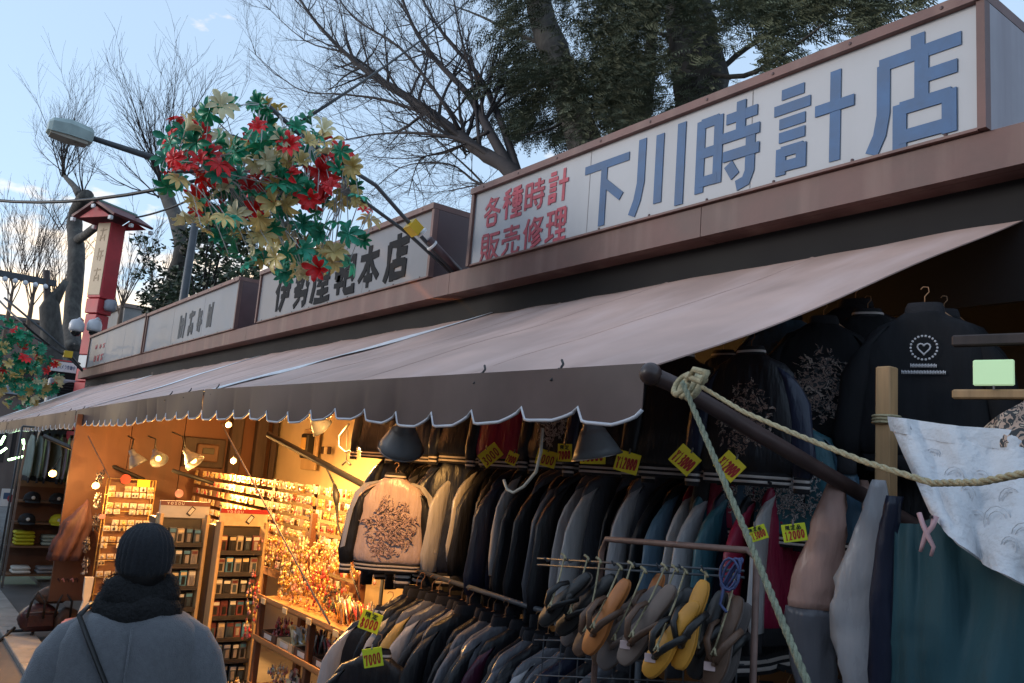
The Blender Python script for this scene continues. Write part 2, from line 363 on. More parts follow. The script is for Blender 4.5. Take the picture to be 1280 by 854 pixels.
# partition with vertical ply boards between the trinket stall and the cap stall
ys = [1.52, 2.02, 2.52, 3.0, 3.495]
for i in range(4):
    mb = MB(); mb.bbox((-8.84, ys[i] + .003, .35 if i == 0 else .06), (-8.80 - .004 * (i % 2), ys[i + 1] - .003, 2.06 + .17 * i)); rel(mb.build('partition_board', m_ply))
for x in (-4.85, -13.1):
    mb = MB(); mb.bbox((x - .018, 3.175, .06), (x + .018, 3.497, 2.9)); rel(mb.build('partition_board', m_dark))
for x, y in ((-8.72, 3.28), (-8.74, 3.02), (-4.9, 3.24), (-13.0, 3.2), (-17.8, 3.2), (-1.05, 3.3)):
    mb = MB(); ht = 2.84 if y > 3.16 else 2.45; mb.bevbox((x, y, .06 + ht / 2), (.1, .12, ht), .008); rel(mb.build('column', m_post))
mb = MB(); mb.bevbox((-8.7, 3.42, 1.48), (.05, .06, 2.84), .006); rel(mb.build('conduit_board', m_post))

# ================================================================== roof signs
m_w4 = mat('matt_white_sign_face', (.36, .365, .385), .5, var=.06, scale=1.5, streak=(3, (1, 1, .15), (.28, .28, .29), .5))
def glossface(name, col, rough, wav):
    m = mat(name, col, rough, var=.1, scale=1.2, spec=.12, coat=.1)
    nt = m.node_tree; N, L = nt.nodes, nt.links; b = N['Principled BSDF']
    t = N.new('ShaderNodeTexCoord'); n = N.new('ShaderNodeTexNoise'); n.inputs['Scale'].default_value = 1.6; n.inputs['Detail'].default_value = 1
    mp_ = N.new('ShaderNodeMapping'); mp_.inputs['Scale'].default_value = (1, 1, .6)
    bp = N.new('ShaderNodeBump'); bp.inputs['Strength'].default_value = wav; bp.inputs['Distance'].default_value = .08
    L.new(t.outputs['Object'], mp_.inputs[0]); L.new(mp_.outputs[0], n.inputs['Vector']); L.new(n.outputs[0], bp.inputs['Height']); L.new(bp.outputs[0], b.inputs['Normal']); L.new(bp.outputs[0], b.inputs['Coat Normal'])
    b.inputs['Coat Roughness'].default_value = .03
    return m
m_w3 = glossface('grey_acrylic_sign_face', (.21, .21, .225), .4, .12)
m_w2 = glossface('wavy_acrylic_sign_face', (.20, .215, .24), .5, .3)
m_blue = mat('blue_cut_letter', (.045, .10, .205), .6, var=.15, scale=9)
m_red = mat('red_painted_letter', (.36, .045, .07), .55, var=.25, scale=25)
m_grey = mat('charcoal_brush_letter', (.014, .015, .018), .75, var=.15, spec=.15)
m_faint = mat('faded_grey_letter', (.07, .075, .08), .7, var=.2, spec=.2)
m_joint = mat('grimy_joint', (.22, .21, .21), .7, var=.2)
def sign(x0, x1, zt, face, label, depth=.46, side=None):
    zb = 3.153; yf = 2.99
    s = thing('roof_sign', ((x0 + x1) / 2, yf, zb), label, 'sign', 'box signs on the stall roof')
    mb = MB(); mb.bbox((x0 + .03, yf, zb + .012), (x1 - .03, yf + .02, zt - .02)); rel(mb.build('panel', face), s)
    for a, b in (((x0, yf - .03, zt - .022), (x1, yf + depth, zt + .02)), ((x0, yf - .02, zb + .002), (x0 + .03, yf + .022, zt - .024)), ((x1 - .03, yf - .02, zb + .002), (x1, yf + .022, zt - .024)), ((x0 + .032, yf - .012, zb + .001), (x1 - .032, yf + .024, zb + .012))):
        mb = MB(); mb.bbox(a, b); rel(mb.build('frame_bar', m_brown), s)
    for x in (x0, x1 - .03):
        mb = MB(); mb.bbox((x + .001, yf + .024, zb + .002), (x + .029, yf + depth - .002, zt - .024)); rel(mb.build('side_panel', side if (side and x > x0) else m_brown2), s)
    for k in range(9):           # screw heads along the frame
        xs = x0 + .15 + k * (x1 - x0 - .3) / 8
        for zz, yy in ((zt - .002, yf - .031), (zb + .02, yf - .002)):
            mb = MB(); mb.sphere((xs, yy, zz), (.008, .004, .008), 8, 4); rel(mb.build('screw', m_brown2), s)
    for k in (1, 2):             # butt joints of the face sheets
        xs = x0 + (x1 - x0) * k / 3 + .07
        mb = MB(); mb.bbox((xs, yf - .0012, zb + .02), (xs + .005, yf - .0002, zt - .026)); rel(mb.build('joint_strip', m_joint), s)
    mb = MB(); mb.bbox((x0 + .032, yf + depth - .03, zb + .003), (x1 - .032, yf + depth - .003, zt - .024)); rel(mb.build('back_panel', m_brown2), s)
    return s
def letter(s, ch, px0, px1, pyt, pyb, m, w, depth=.003, brush=False, name='letter', yf=2.988):
    pm = (px0 + px1) / 2
    xa = onY(px0, (pyt + pyb) / 2, yf).x; xb = onY(px1, (pyt + pyb) / 2, yf).x
    zt_ = onY(pm, pyt, yf).z; zb_ = onY(pm, pyb, yf).z
    mb = MB(); ww = w * (zt_ - zb_)
    strokes_mb(mb, GL[ch], lambda u, v, d: (u, yf - d, v), ww, depth, xa, zb_, xb - xa, zt_ - zb_, brush)
    return rel(mb.build(name, m), s)
m_side = mat('grey_weathered_sheet', (.30, .28, .31), .6, var=.12, scale=3, streak=(5, (1.3, 1.3, .1), (.2, .17, .19), .6))
s4 = sign(-4.585, -1.285, 3.675, m_w4, 'large white sign lettered in blue with small red characters, nearest the camera', side=m_side)
for ch, a in zip('下川時計店', ((728, 787, 195, 283.5), (790, 860, 160, 266), (870, 951, 129, 241), (965, 1070, 95, 212), (1086, 1205, 42, 186))):
    letter(s4, ch, *a, m_blue, .115)
for ch, a in zip('各種時計', ((605, 626, 246, 283), (629, 653, 235, 273), (656, 681, 224, 263), (685, 711, 212, 254))): letter(s4, ch, *a, m_red, .115, .002)
for ch, a in zip('販売修理', ((601, 624, 291, 327), (627, 650, 281, 319), (654, 678, 271, 311), (682, 708, 260, 303))): letter(s4, ch, *a, m_red, .105, .002)
s3 = sign(-8.49, -5.06, 3.685, m_w3, 'grey sign with charcoal brush characters, partly hidden by the flower decoration')
for ch, a in zip('伊勢屋鞄本店', ((345, 363, 344, 388), (368, 386, 336, 382), (391, 414, 326, 377), (419, 443, 319, 368), (449, 474, 307, 360), (482, 510, 293, 352))):
    letter(s3, ch, *a, m_grey, .15, .003, True)
s2 = sign(-13.05, -9.12, 3.725, m_w2, 'reflective sign with blurred grey characters between two brown posts')
for k, a in enumerate(((223, 232, 392, 424), (235, 243, 388, 420), (246, 253, 384, 416), (259, 266, 378, 410))):
    letter(s2, ('smear_a', 'smear_b', 'smear_c', 'smear_a')[k], *a, m_faint, .16, .003, True, 'faded_letter')
s1 = sign(-17.2, -13.14, 3.745, m_w2, 'farthest small reflective sign with faded red marks beside the red tower')
for k, a in enumerate(((119, 122, 431, 437), (124, 127, 430, 436), (128.5, 131.5, 429, 435), (117, 120, 444, 453), (121, 124, 443, 452), (125, 129, 442, 451))):
    letter(s1, 'smear_' + 'acbcab'[k], *a, m_red, .2, .003, False, 'faded_letter')

# ================================================================== awnings
m_awn = mat('brown_vinyl_canopy', (.49, .335, .285), .5, var=.14, scale=2.2, spec=.6, bump=.05, bscale=14, streak=(2.6, (2.2, .45, 1), (.60, .44, .40), .8))
m_val = mat('brown_vinyl_valance', (.08, .052, .05), .42, var=.2, scale=3, spec=.4)
m_pipe = mat('white_piping', (.55, .56, .60), .45, var=.12, scale=8)
m_strip = mat('white_vinyl_strip', (.80, .83, .88), .4, var=.12, scale=14)
m_pole = mat('brown_pipe', (.06, .035, .032), .4, var=.25, scale=9, spec=.6)
m_black = mat('black_rubber', (.012, .012, .013), .55, var=.2)
def awning(xf0, xf1, xt0, xt1, zf0, zf1, yf, label, strip=True, seed=0, nx=30, lip=0):
    a = thing('awning', ((xf0 + xf1) / 2, yf, zf0), label, 'awning', 'brown awnings along the stalls')
    ny = 14; P = []
    for j in range(ny + 1):
        t = j / ny; rowp = []
        for i in range(nx + 1):
            u = i / nx
            top = Vector((xt0 + (xt1 - xt0) * u, 3.135, 2.84)); fr = Vector((xf0 + (xf1 - xf0) * u, yf, zf0 + (zf1 - zf0) * u + .02))
            p = top.lerp(fr, t)
            p.z += -.018 * math.sin(math.pi * t) + .022 * wob(p.x * 1.1, p.y * 2.0, seed) * math.sin(math.pi * min(1, t * 1.1)) + .012 * wob(p.x * 4, p.y * 1.2, seed + 5) + .010 * t * t * wob(p.x * 7, p.y * 2.5, seed + 9)
            p.z += .018 * math.exp(-((u - 0) * 14) ** 2) * math.sin(math.pi * t) - lip * math.exp(-((1 - u) * 16)) * math.sin(math.pi * t)
            rowp.append(p)
        P.append(rowp)
    mb = MB(); mb.grid(P, .004); c = rel(mb.build('canopy', m_awn, smooth=True), a)
    for k in range(1, max(2, round((xf1 - xf0) / .95))):       # welded seams of the vinyl
        i = round(k * nx / max(2, round((xf1 - xf0) / .95))); mb = MB()
        mb.grid([[P[j][i] + Vector((-.012, 0, .0035)), P[j][i] + Vector((.0, 0, .006)), P[j][i] + Vector((.012, 0, .0035))] for j in range(ny + 1)], .002); rel(mb.build('seam', m_awn, smooth=True), a)
    # front pole
    mb = MB(); pp = []
    for i in range(13):
        u = i / 12; pp.append((xf0 + (xf1 - xf0) * u, yf, zf0 + (zf1 - zf0) * u - .004 * math.sin(math.pi * u) * (xf1 - xf0)))
    mb.tube(pp, .021, 10); rel(mb.build('front_pole', m_pole, smooth=True), a)
    # scalloped valance with piping
    tab = .27; nt_ = max(1, round((xf1 - xf0) / tab)); per = 12; bot = []; topv = []
    H = .148
    for i in range(nt_ * per + 1):
        u = i / (nt_ * per); s = (i % per) / per if i < nt_ * per else 1
        d = min(1, max(0, s / .10)) ** .5 if s < .5 else min(1, max(0, (1 - s) / .42)) ** .55
        x = xf0 + (xf1 - xf0) * u; z = zf0 + (zf1 - zf0) * u
        hh = H * (.68 + .32 * d) * (1 + .22 * wob(x * 1.3, seed))
        sway = .02 * wob(x * 1.7, seed * 3) + 0
        topv.append((x, yf - .024, z + .026)); bot.append((x + .01 * wob(x * 5, seed), yf - .02 + sway, z - hh))
    mid = [((Vector(p) + Vector(q)) / 2) + Vector((0, .004 * wob(p[0] * 3), 0)) for p, q in zip(topv, bot)]
    mb = MB(); mb.grid([topv, mid, bot], .003); rel(mb.build('valance', m_val, smooth=True), a)
    mb = MB(); mb.tube([Vector(p) + Vector((0, -.002, 0)) for p in bot], .0055, 5); rel(mb.build('piping', m_pipe, smooth=True), a)
    if strip:
        mb = MB(); Q = []
        for j in range(ny + 1):
            p = P[j][0]; q = P[j][1]; dx = (q - p).normalized()
            Q.append([p + dx * .0 + Vector((0, 0, .006)), p + dx * .16 + Vector((0, 0, .008))])
        mb.grid(Q, .003); rel(mb.build('edge_strip', m_strip, smooth=True), a)
    # wire hooks standing on the pole
    for u in (.035, .5 if xf1 - xf0 > 4.5 else .79, .9):
        x = xf0 + (xf1 - xf0) * u; z = zf0 + (zf1 - zf0) * u
        mb = MB(); mb.tube([(x, yf - .02, z), (x, yf, z + .035), (x - .005, yf + .01, z + .045), (x - .025, yf + .02, z + .06)], .004, 5)
        mb.tube([(x - .012, yf - .026, z - .01), (x - .012, yf + .0, z + .028), (x - .012, yf + .024, z)], .006, 5)
        rel(mb.build('tie_hook', m_black), a)
    return a
YF = 1.6
AW = [awning(-5.2, -1.53, -4.62, -1.235, 2.15, 2.092, YF, 'wide brown awning of the watch stall with scalloped white-edged valance', seed=1, nx=44, lip=.0)]
AW.append(awning(-9.18, -5.23, -8.75, -4.66, 2.085, 2.15, YF, 'brown awning over the lit trinket stall, second nearest', seed=2))
AW.append(awning(-14.4, -9.22, -13.1, -8.8, 1.99, 2.085, YF, 'brown awning over the cap stall, third nearest', seed=3))
AW.append(awning(-18.2, -14.45, -17.5, -13.15, 1.97, 1.99, YF, 'farthest brown awning below the red tower', seed=4))
# slanting arms under the awnings, parts of the awning frames
def arm(aw, pts, r, m):
    mb = MB(); mb.tube(pts, r, 8); return rel(mb.build('support_arm', m, smooth=True), aw)
arm(AW[0], [(-1.515, 1.585, 2.088), (-1.50, 1.66, 2.07), (-1.30, 2.7, 1.70), (-1.22, 3.1, 1.56)], .0235, m_pole)
mb = MB(); mb.sphere((-1.515, 1.58, 2.09), (.03, .03, .03), 10, 8); rel(mb.build('elbow', m_pole, smooth=True), AW[0])
p0 = onY(335, 543, 2.05); p1 = onY(480, 620, 2.5)
arm(AW[1], [p0, p1, p1 + (p1 - p0) * .25], .02, m_black)
arm(AW[1], [onX(215, 588, -8.0), onX(290, 612, -7.9)], .018, m_black)
arm(AW[2], [onX(55, 545, -9.3), onX(180, 600, -8.6)], .02, m_black)
# ================================================================== trees
m_bark = mat('grey_bark', (.055, .05, .045), .9, var=.35, scale=9, stretch=(1, 1, .5), bump=.8, bscale=26, streak=(4, (1, 1, .6), (.12, .115, .10), .6))
m_twig = mat('dark_twig_bark', (.028, .022, .022), .85, var=.25)
m_twig2 = mat('brown_twig_bark', (.11, .075, .055), .85, var=.25)
m_ever = mat('dark_conifer_needles', (.085, .108, .058), .8, var=.45, scale=1.4, col2=(.18, .20, .125))
m_ever2 = mat('dark_evergreen_leaf', (.022, .038, .020), .55, var=.5, scale=2.5, col2=(.045, .07, .03))
def grow(mb, p, d, length, r, lvl, rng, up=.25, wander=.35, kids=5, spread=.8, shrink=.62, minr=.0022, arch=0):
    n = 5 if lvl > 0 else 4
    pts = [p.copy()]; rad = [r]; d = d.normalized(); dirs = [d.copy()]
    for i in range(n):
        d = (d + Vector((rng.uniform(-1, 1), rng.uniform(-1, 1), rng.uniform(-1, 1))) * wander * .45 + Vector((0, 0, up * (1 - arch * i / n))) * .3).normalized()
        p = p + d * (length / n); pts.append(p.copy()); rad.append(max(minr * .55, r * (1 - .8 * (i + 1) / n))); dirs.append(d.copy())
    mb.tube(pts, rad, 5 if r > .012 else 3, cap=False)
    if lvl > 0:
        for k in range(kids):
            f = .22 + .75 * (k + rng.random()) / kids; i = min(n - 1, int(f * n)); q = pts[i].lerp(pts[i + 1], f * n - i)
            a = dirs[i].orthogonal().normalized(); a.rotate(Matrix.Rotation(rng.uniform(0, 6.28), 3, dirs[i]))
            nd = (dirs[i] + a * rng.uniform(.5, 1) * spread).normalized()
            grow(mb, q, nd, length * rng.uniform(.5, .95) * shrink, max(minr, rad[i] * .6), lvl - 1, rng, up, wander, kids, spread, shrink, minr, arch)
def limb(mb, pix, y, r0, r1, n=8, ys=None):
    pts = [onY(px, py, (ys[i] if ys else y)) for i, (px, py) in enumerate(pix)]
    # smooth the surveyed limb
    out = []
    for i in range(len(pts) - 1):
        a = pts[max(i - 1, 0)]; b = pts[i]; c = pts[i + 1]; e = pts[min(i + 2, len(pts) - 1)]
        for k in range(4):
            t = k / 4; out.append(.5 * ((2 * b) + (c - a) * t + (2 * a - 5 * b + 4 * c - e) * t * t + (3 * b - a - 3 * c + e) * t ** 3))
    out.append(pts[-1])
    rr = [(r0 + (r1 - r0) * i / (len(out) - 1)) * (1 + .09 * wob(i * .9, r0 * 50)) for i in range(len(out))]
    st = len(mb.v); mb.tube(out, rr, n)
    if r0 > .1:          # knotty bark: push the skin about
        for q in range(st, len(mb.v)):
            v = Vector(mb.v[q]); a = r0 * .16
            mb.v[q] = (v.x + a * wob(v.x * 5, v.y * 5, v.z * 3), v.y + a * wob(v.y * 5 + 9, v.z * 3, v.x * 5), v.z)
    return out, rr

def tree_thing(base, label, group=None, cat='tree', name='bare_tree'): return thing(name, base, label, cat, group)

# pollarded plane tree on the far left
rng = random.Random(5)
def pollard(name, trunk_px, y, r0, r1, stubs, fans, label, seed, twl=1.6, foot=None):
    rng = random.Random(seed)
    pts0 = onY(*trunk_px[0], y); base = Vector((pts0.x, y, 0))
    t = tree_thing(base, label, 'bare pollarded trees beyond the stalls')
    mb = MB(); out, rr = limb(mb, trunk_px, y, r0, r1, 12)
    mb.tube([base, out[0]], [r0 * 1.25, r0], 12)
    for st in stubs: limb(mb, st[0], y, st[1], st[2], 9)
    rel(mb.build('trunk', m_bark, smooth=True), t)
    mb = MB()
    for (px, py, ddx, ddz, cnt, ln) in fans:
        o = onY(px, py, y)
        for k in range(int(cnt * 1.1)):
            a = rng.uniform(-1, 1)
            d = Vector((ddx + a * .9, rng.uniform(-.8, .5), ddz + rng.uniform(-.35, .35)))
            grow(mb, o + Vector((rng.uniform(-.12, .12), rng.uniform(-.12, .12), rng.uniform(-.08, .1))), d, ln * rng.uniform(.5, 1.2), .024, 2, rng, up=.25, wander=.35, kids=6, spread=.6, shrink=.62, minr=.005)
    rel(mb.build('branches', m_twig), t)
    return t
pollard('p', [(92, 440), (90, 400), (96, 320), (93, 285), (97, 262), (108, 245)], 4.6, .28, .24,
        [([(97, 300), (118, 285), (135, 262)], .16, .11), ([(100, 245), (92, 232), (79, 219)], .16, .07)],
        [(79, 219, -.5, 1, 12, 3.2), (80, 222, .7, .9, 8, 3.0), (76, 285, -1, .5, 3, 2.0), (104, 242, .7, .9, 4, 3.0)],
        'bare pollarded tree with thick grey trunk behind the red tower', 21)
pollard('p', [(212, 400), (216, 360), (228, 315), (222, 280), (206, 240)], 5.2, .23, .17,
        [([(226, 320), (246, 296), (275, 283)], .13, .09)],
        [(206, 238, -.35, 1, 10, 2.6), (204, 240, .55, 1, 9, 2.8), (205, 246, -1, .4, 5, 2.0), (275, 283, .6, .8, 4, 1.8)],
        'bare pollarded tree with forked trunk behind the reflective sign', 22)

# the big bare tree whose limbs fan up behind the watch stall
rng = random.Random(9); YT = 7.0
t = tree_thing((onY(660, 240, YT).x, YT, 0), 'large bare tree with limbs fanning up to the left behind the signs')
mb = MB(); tw = MB()
b0 = onY(655, 232, YT)
mb.tube([(b0.x + .3, YT, 0), b0 + Vector((.12, 0, -.9)), b0], [.26, .2, .16], 10)
limbs = [([(655, 232), (628, 205), (600, 190), (560, 158), (510, 122), (462, 92), (425, 60), (385, 15), (350, -40)], .135, .02, None),
         ([(622, 202), (585, 178), (540, 168), (480, 167), (425, 176)], .045, .008, [7, 6.8, 6.6, 6.4, 6.2]),
         ([(640, 215), (612, 165), (585, 118), (545, 75), (515, 30), (490, -40)], .09, .02, [7, 7.1, 7.3, 7.5, 7.6, 7.8]),
         ([(650, 225), (625, 150), (595, 90), (545, 30), (500, -60)], .07, .015, [7, 7.4, 7.8, 8.1, 8.4]),
         ([(575, 165), (555, 130), (500, 60), (440, 20), (400, -40)], .04, .008, [7, 6.7, 6.4, 6.2, 6]),
         ([(540, 145), (480, 125), (430, 118), (370, 110), (310, 60)], .035, .005, [7, 6.8, 6.6, 6.4, 6.2]),
         ([(500, 118), (440, 70), (380, 50), (330, 5)], .035, .006, [7, 7.2, 7.4, 7.6]),
         ([(610, 165), (560, 190), (525, 200), (510, 245)], .03, .006, [7, 7.3, 7.5, 7.7]),
         ([(640, 225), (610, 235), (590, 215), (520, 150), (470, 100)], .03, .006, [7, 7.5, 7.8, 8.0, 8.2]),
         ([(600, 185), (590, 100), (575, 40), (560, -40)], .035, .008, [7, 7.2, 7.3, 7.5]),
         ([(655, 230), (600, 230), (560, 205), (500, 210), (455, 250)], .03, .005, [7, 7.6, 8, 8.3, 8.6])]
for pix, r0, r1, ys in limbs:
    out, rr = limb(mb, pix, YT, r0, r1, 8, ys)
    L = len(out)
    for k in range(8 + int(L * 1.15)):
        i = rng.randrange(max(1, L // 4), L - 1); d = (out[i + 1] - out[i]).normalized()
        a = d.orthogonal().normalized(); a.rotate(Matrix.Rotation(rng.uniform(0, 6.28), 3, d))
        grow(tw, out[i], (d + a * rng.uniform(.35, .9)), rng.uniform(1.0, 2.3), max(.008, rr[i] * .42), 2, rng, up=.22, wander=.3, kids=5, spread=.6, shrink=.62, minr=.0026)
rel(mb.build('trunk', m_twig, smooth=True), t); rel(tw.build('branches', m_twig), t)

# far thin trees against the sunset at the left edge
def farbush(px, py, y, h, w, cnt, label, seed, m=m_twig2):
    rng = random.Random(seed); b = onY(px, py, y); t = thing('bare_shrub_tree', (b.x, y, 0), label, 'tree', 'far bare trees against the sunset')
    mb = MB(); mb.tube([(b.x, y, 0), b, b + Vector((0, 0, h * .3))], [.14, .10, .05], 6); rel(mb.build('trunk', m, smooth=True), t)
    mb = MB()
    for k in range(cnt):
        o = b + Vector((0, 0, h * .3 * rng.random()))
        grow(mb, o, Vector((rng.uniform(-1, 1) * w, rng.uniform(-1, 1) * w, 1)), h * rng.uniform(.55, 1), .03, 2, rng, up=.3, wander=.3, kids=5, spread=.5, shrink=.55, minr=.010)
    rel(mb.build('branches', m), t)
farbush(38, 390, 5.0, 4.6, .55, 12, 'thin bare tree against the warm clouds, left of the pollarded trunk', 31)
farbush(10, 395, 4.4, 5.0, .5, 10, 'thin bare tree at the left edge before the warm clouds', 32)
farbush(68, 395, 6.2, 4.2, .45, 9, 'thin bare tree just left of the thick pollarded trunk', 33)
farbush(150, 400, 7.5, 3.4, .7, 10, 'low bare tree right of the red tower', 34)
farbush(190, 395, 9.0, 3.5, .7, 8, 'low bare tree behind the farthest signs', 36)

# evergreen shrub wrapped round the forked pollard
def leaf_cloud(mb, rng, blobs, cnt, size, slender=.42):
    for k in range(cnt):
        c, rad = rng.choice(blobs)
        d = Vector((rng.gauss(0, 1), rng.gauss(0, 1), rng.gauss(0, 1))).normalized() * (rng.random() ** .45)
        p = Vector((c[0] + d.x * rad[0], c[1] + d.y * rad[1], c[2] + d.z * rad[2]))
        u = Vector((rng.uniform(-1, 1), rng.uniform(-1, 1), rng.uniform(-.7, .5))).normalized(); w = u.orthogonal().normalized()
        w.rotate(Matrix.Rotation(rng.uniform(0, 6.28), 3, u)); s = size * rng.uniform(.6, 1.3)
        mb.add([p - u * s * .5, p + w * s * slender * .5, p + u * s * .5, p - w * s * slender * .5], [(0, 1, 2, 3)])
rng = random.Random(41)
bb = onY(262, 330, 5.0)
t = thing('evergreen_shrub', (bb.x, 5.0, 0), 'dark evergreen shrub climbing round the forked trunk behind the signs', 'shrub')
mb = MB()
for k in range(7):
    q = bb + Vector((rng.uniform(-1.4, 1.3), rng.uniform(-.4, .4), rng.uniform(-.5, .9))); mb.tube([(bb.x + rng.uniform(-.3, .3), 5, 0), bb + Vector((0, 0, -1.4)), q], [.06, .04, .012], 5)
rel(mb.build('stem', m_twig), t)
mb = MB(); blobs = []
for (px, py, rr) in ((250, 300, .55), (285, 330, .6), (315, 350, .5), (262, 350, .6), (235, 355, .5), (300, 300, .35), (225, 375, .5), (330, 372, .45), (255, 265, .3), (282, 275, .35), (195, 375, .45), (275, 375, .6)):
    p = onY(px, py, rng.uniform(4.7, 5.4)); blobs.append(((p.x, p.y, p.z), (rr * 1.3, rr, rr)))
leaf_cloud(mb, rng, blobs, 5200, .15)
for (px, py) in ((185, 320), (175, 300), (198, 335), (180, 345), (205, 352), (192, 310)):
    p = onY(px, py, 5.0); leaf_cloud(mb, rng, [((p.x, p.y, p.z), (.35, .3, .25))], 40, .17)
rel(mb.build('crown', m_ever2), t)

# big conifers behind the watch stall
def spray(mb, rng, p, out, size):
    """a drooping cypress spray: a stem of overlapping narrow scales"""
    d = (out + Vector((0, 0, rng.uniform(-.6, .15)))).normalized(); side = d.cross(Vector((0, 0, 1)))
    side = side.normalized() if side.length > .1 else Vector((1, 0, 0)); side.rotate(Matrix.Rotation(rng.uniform(-.9, .9), 3, d))
    n = 5; q = p.copy()
    for i in range(n):
        f = 1 - i / n * .6; e = d + Vector((0, 0, -.12 * i)); e.normalize()
        for sgn in (-1, 1):
            tip = q + (e * .75 + side * sgn * rng.uniform(.5, .9)) * size * .42 * f
            w = e * size * .055
            mb.add([q - w, q + w, tip + w * .4, tip - w * .4 + Vector((0, 0, -.01))], [(0, 1, 2, 3)])
        q = q + e * size * .26
def conifer(label, trunk, y, r0, r1, region, cnt, seed, yr, boughs):
    rng = random.Random(seed); b = onY(*trunk[0], y)
    t = thing('conifer_tree', (b.x, y, 0), label, 'tree', 'conifers behind the watch stall')
    mb = MB(); out, rr = limb(mb, trunk, y, r0, r1, 12); mb.tube([(b.x, y, 0), b], [r0 * 1.2, r0], 12)
    rel(mb.build('trunk', m_bark, smooth=True), t)
    mb = MB()
    for (pix, ra) in boughs: limb(mb, pix, y, ra, ra * .25, 6, [y + (k * .35 * (1 if ra > .045 else -1)) for k in range(len(pix))])
    rel(mb.build('boughs', m_bark, smooth=True), t)
    mb = MB(); tot = 0
    while tot < cnt:
        (cx, cy, rx, ry, dens) = rng.choice(region)
        a = rng.uniform(0, 6.283); k = rng.random() ** .5
        px, py = cx + rx * k * math.cos(a), cy + ry * k * math.sin(a)
        yy = y + rng.uniform(-yr, yr)
        if noise.noise(Vector((px * .021, py * .027, yy * .8 + seed))) + dens < rng.uniform(-.12, .42): continue
        p = onY(px, py, yy); od = Vector((p.x - b.x, p.y - y, 0)); od = od.normalized() if od.length > .05 else Vector((1, 0, 0))
        od = (od + Vector((rng.uniform(-.8, .8), rng.uniform(-.8, .8), 0))).normalized()
        for k in range(5):
            spray(mb, rng, p + Vector((rng.uniform(-.13, .13), rng.uniform(-.13, .13), rng.uniform(-.13, .13))), od, rng.uniform(.12, .26))
        tot += 1
    rel(mb.build('crown', m_ever), t)
conifer('tall dark conifer leaning over the left half of the watch sign', [(742, 210), (728, 170), (704, 95), (680, 30), (664, -40), (650, -120)], 8.2, .30, .2,
        [(690, 30, 60, 70, .25), (720, 90, 60, 60, .25), (655, 60, 55, 45, -.02), (640, 130, 45, 40, -.1), (740, 150, 50, 45, .2), (680, 150, 40, 35, .0), (720, -30, 120, 60, .2), (780, 60, 40, 70, .25), (640, -20, 70, 40, .1), (690, 110, 60, 50, .1)], 1500, 51, 1.3,
        [([(705, 100), (660, 110), (620, 135), (585, 165)], .04), ([(690, 60), (640, 40), (600, 20), (560, 5)], .05), ([(720, 140), (690, 160), (650, 170)], .035), ([(715, 120), (760, 90), (800, 20)], .05)])
conifer('massive dark conifer with double trunk behind the middle of the watch sign', [(880, 170), (876, 120), (868, 60), (860, 0), (852, -100)], 9.0, .42, .34,
        [(800, 40, 60, 80, .3), (840, 100, 60, 40, .1), (930, 20, 90, 50, .15), (1000, 20, 90, 35, .05), (1080, 5, 70, 25, -.05), (860, -20, 120, 60, .3), (960, 70, 40, 25, -.15), (1000, -20, 140, 40, .1), (780, 110, 30, 60, .3), (820, 10, 60, 60, .3)], 1700, 52, 1.4,
        [([(872, 120), (920, 70), (980, 35), (1050, 20), (1120, 10)], .05), ([(868, 90), (930, 95), (990, 60), (1030, 30)], .045), ([(790, 190), (806, 120), (815, 40), (825, -60)], .2), ([(865, 60), (820, 40), (770, 30)], .05), ([(880, 130), (940, 110), (960, 90)], .05)])

# ================================================================== street lamp, cables
m_lamp = mat('grey_green_lamp_shell', (.26, .33, .32), .45, var=.15, scale=4, spec=.5)
m_arm = mat('dark_grey_steel', (.055, .062, .072), .45, var=.2, scale=5)
LX = -15.0
sl = thing('street_lamp', (LX, 3.95, 0), 'grey-green street lamp head on a dark arm over the stalls', 'street lamp')
a0 = onX(247, 216, LX); a1 = onX(190, 197, LX); a2 = onX(116, 173, LX); a3 = onX(60, 156, LX)
mb = MB(); mb.tube([(LX, 3.95, 0), (LX, 3.95, 4), a0 + Vector((0, .1, .25))], [.085, .075, .06], 12); rel(mb.build('pole', m_arm, smooth=True), sl)
mb = MB(); mb.tube([a0 + Vector((0, .15, -.03)), a0, a1, a2], [.06, .062, .058, .045], 10); rel(mb.build('arm', m_arm, smooth=True), sl)
d = (a3 - a2); L = d.length; d.normalize(); upv = Vector((0, -d.z, d.y)) if d.y < 0 else Vector((0, d.z, -d.y)); upv = Vector((0, -d.z, -d.y)) if False else Vector((1, 0, 0)).cross(d) * (1 if Vector((1, 0, 0)).cross(d).z > 0 else -1)
def lamp_ring(t, w, zt, zb): 
    c = a2 + d * L * t; xx = Vector((1, 0, 0))
    return [c + xx * -w + upv * zb, c + xx * w + upv * zb, c + xx * w + upv * zt * .4, c + xx * w * .55 + upv * zt, c - xx * w * .55 + upv * zt, c - xx * w + upv * zt * .4]
mb = MB(); mb.loft([lamp_ring(0, .09, .1, -.09), lamp_ring(.06, .13, .14, -.11), lamp_ring(.55, .2, .17, -.12), lamp_ring(.92, .17, .12, -.12), lamp_ring(1, .12, .06, -.10)]); rel(mb.build('lamp_head', m_lamp), sl)
mb = MB(); mb.loft([[p - upv * .035 for p in lamp_ring(.1, .11, -.09, -.13)], [p - upv * .045 for p in lamp_ring(.55, .17, -.09, -.13)], [p - upv * .03 for p in lamp_ring(.93, .14, -.09, -.12)]]); rel(mb.build('lens', mat('milky_lamp_lens', (.28, .25, .2), .3, var=.1)), sl)
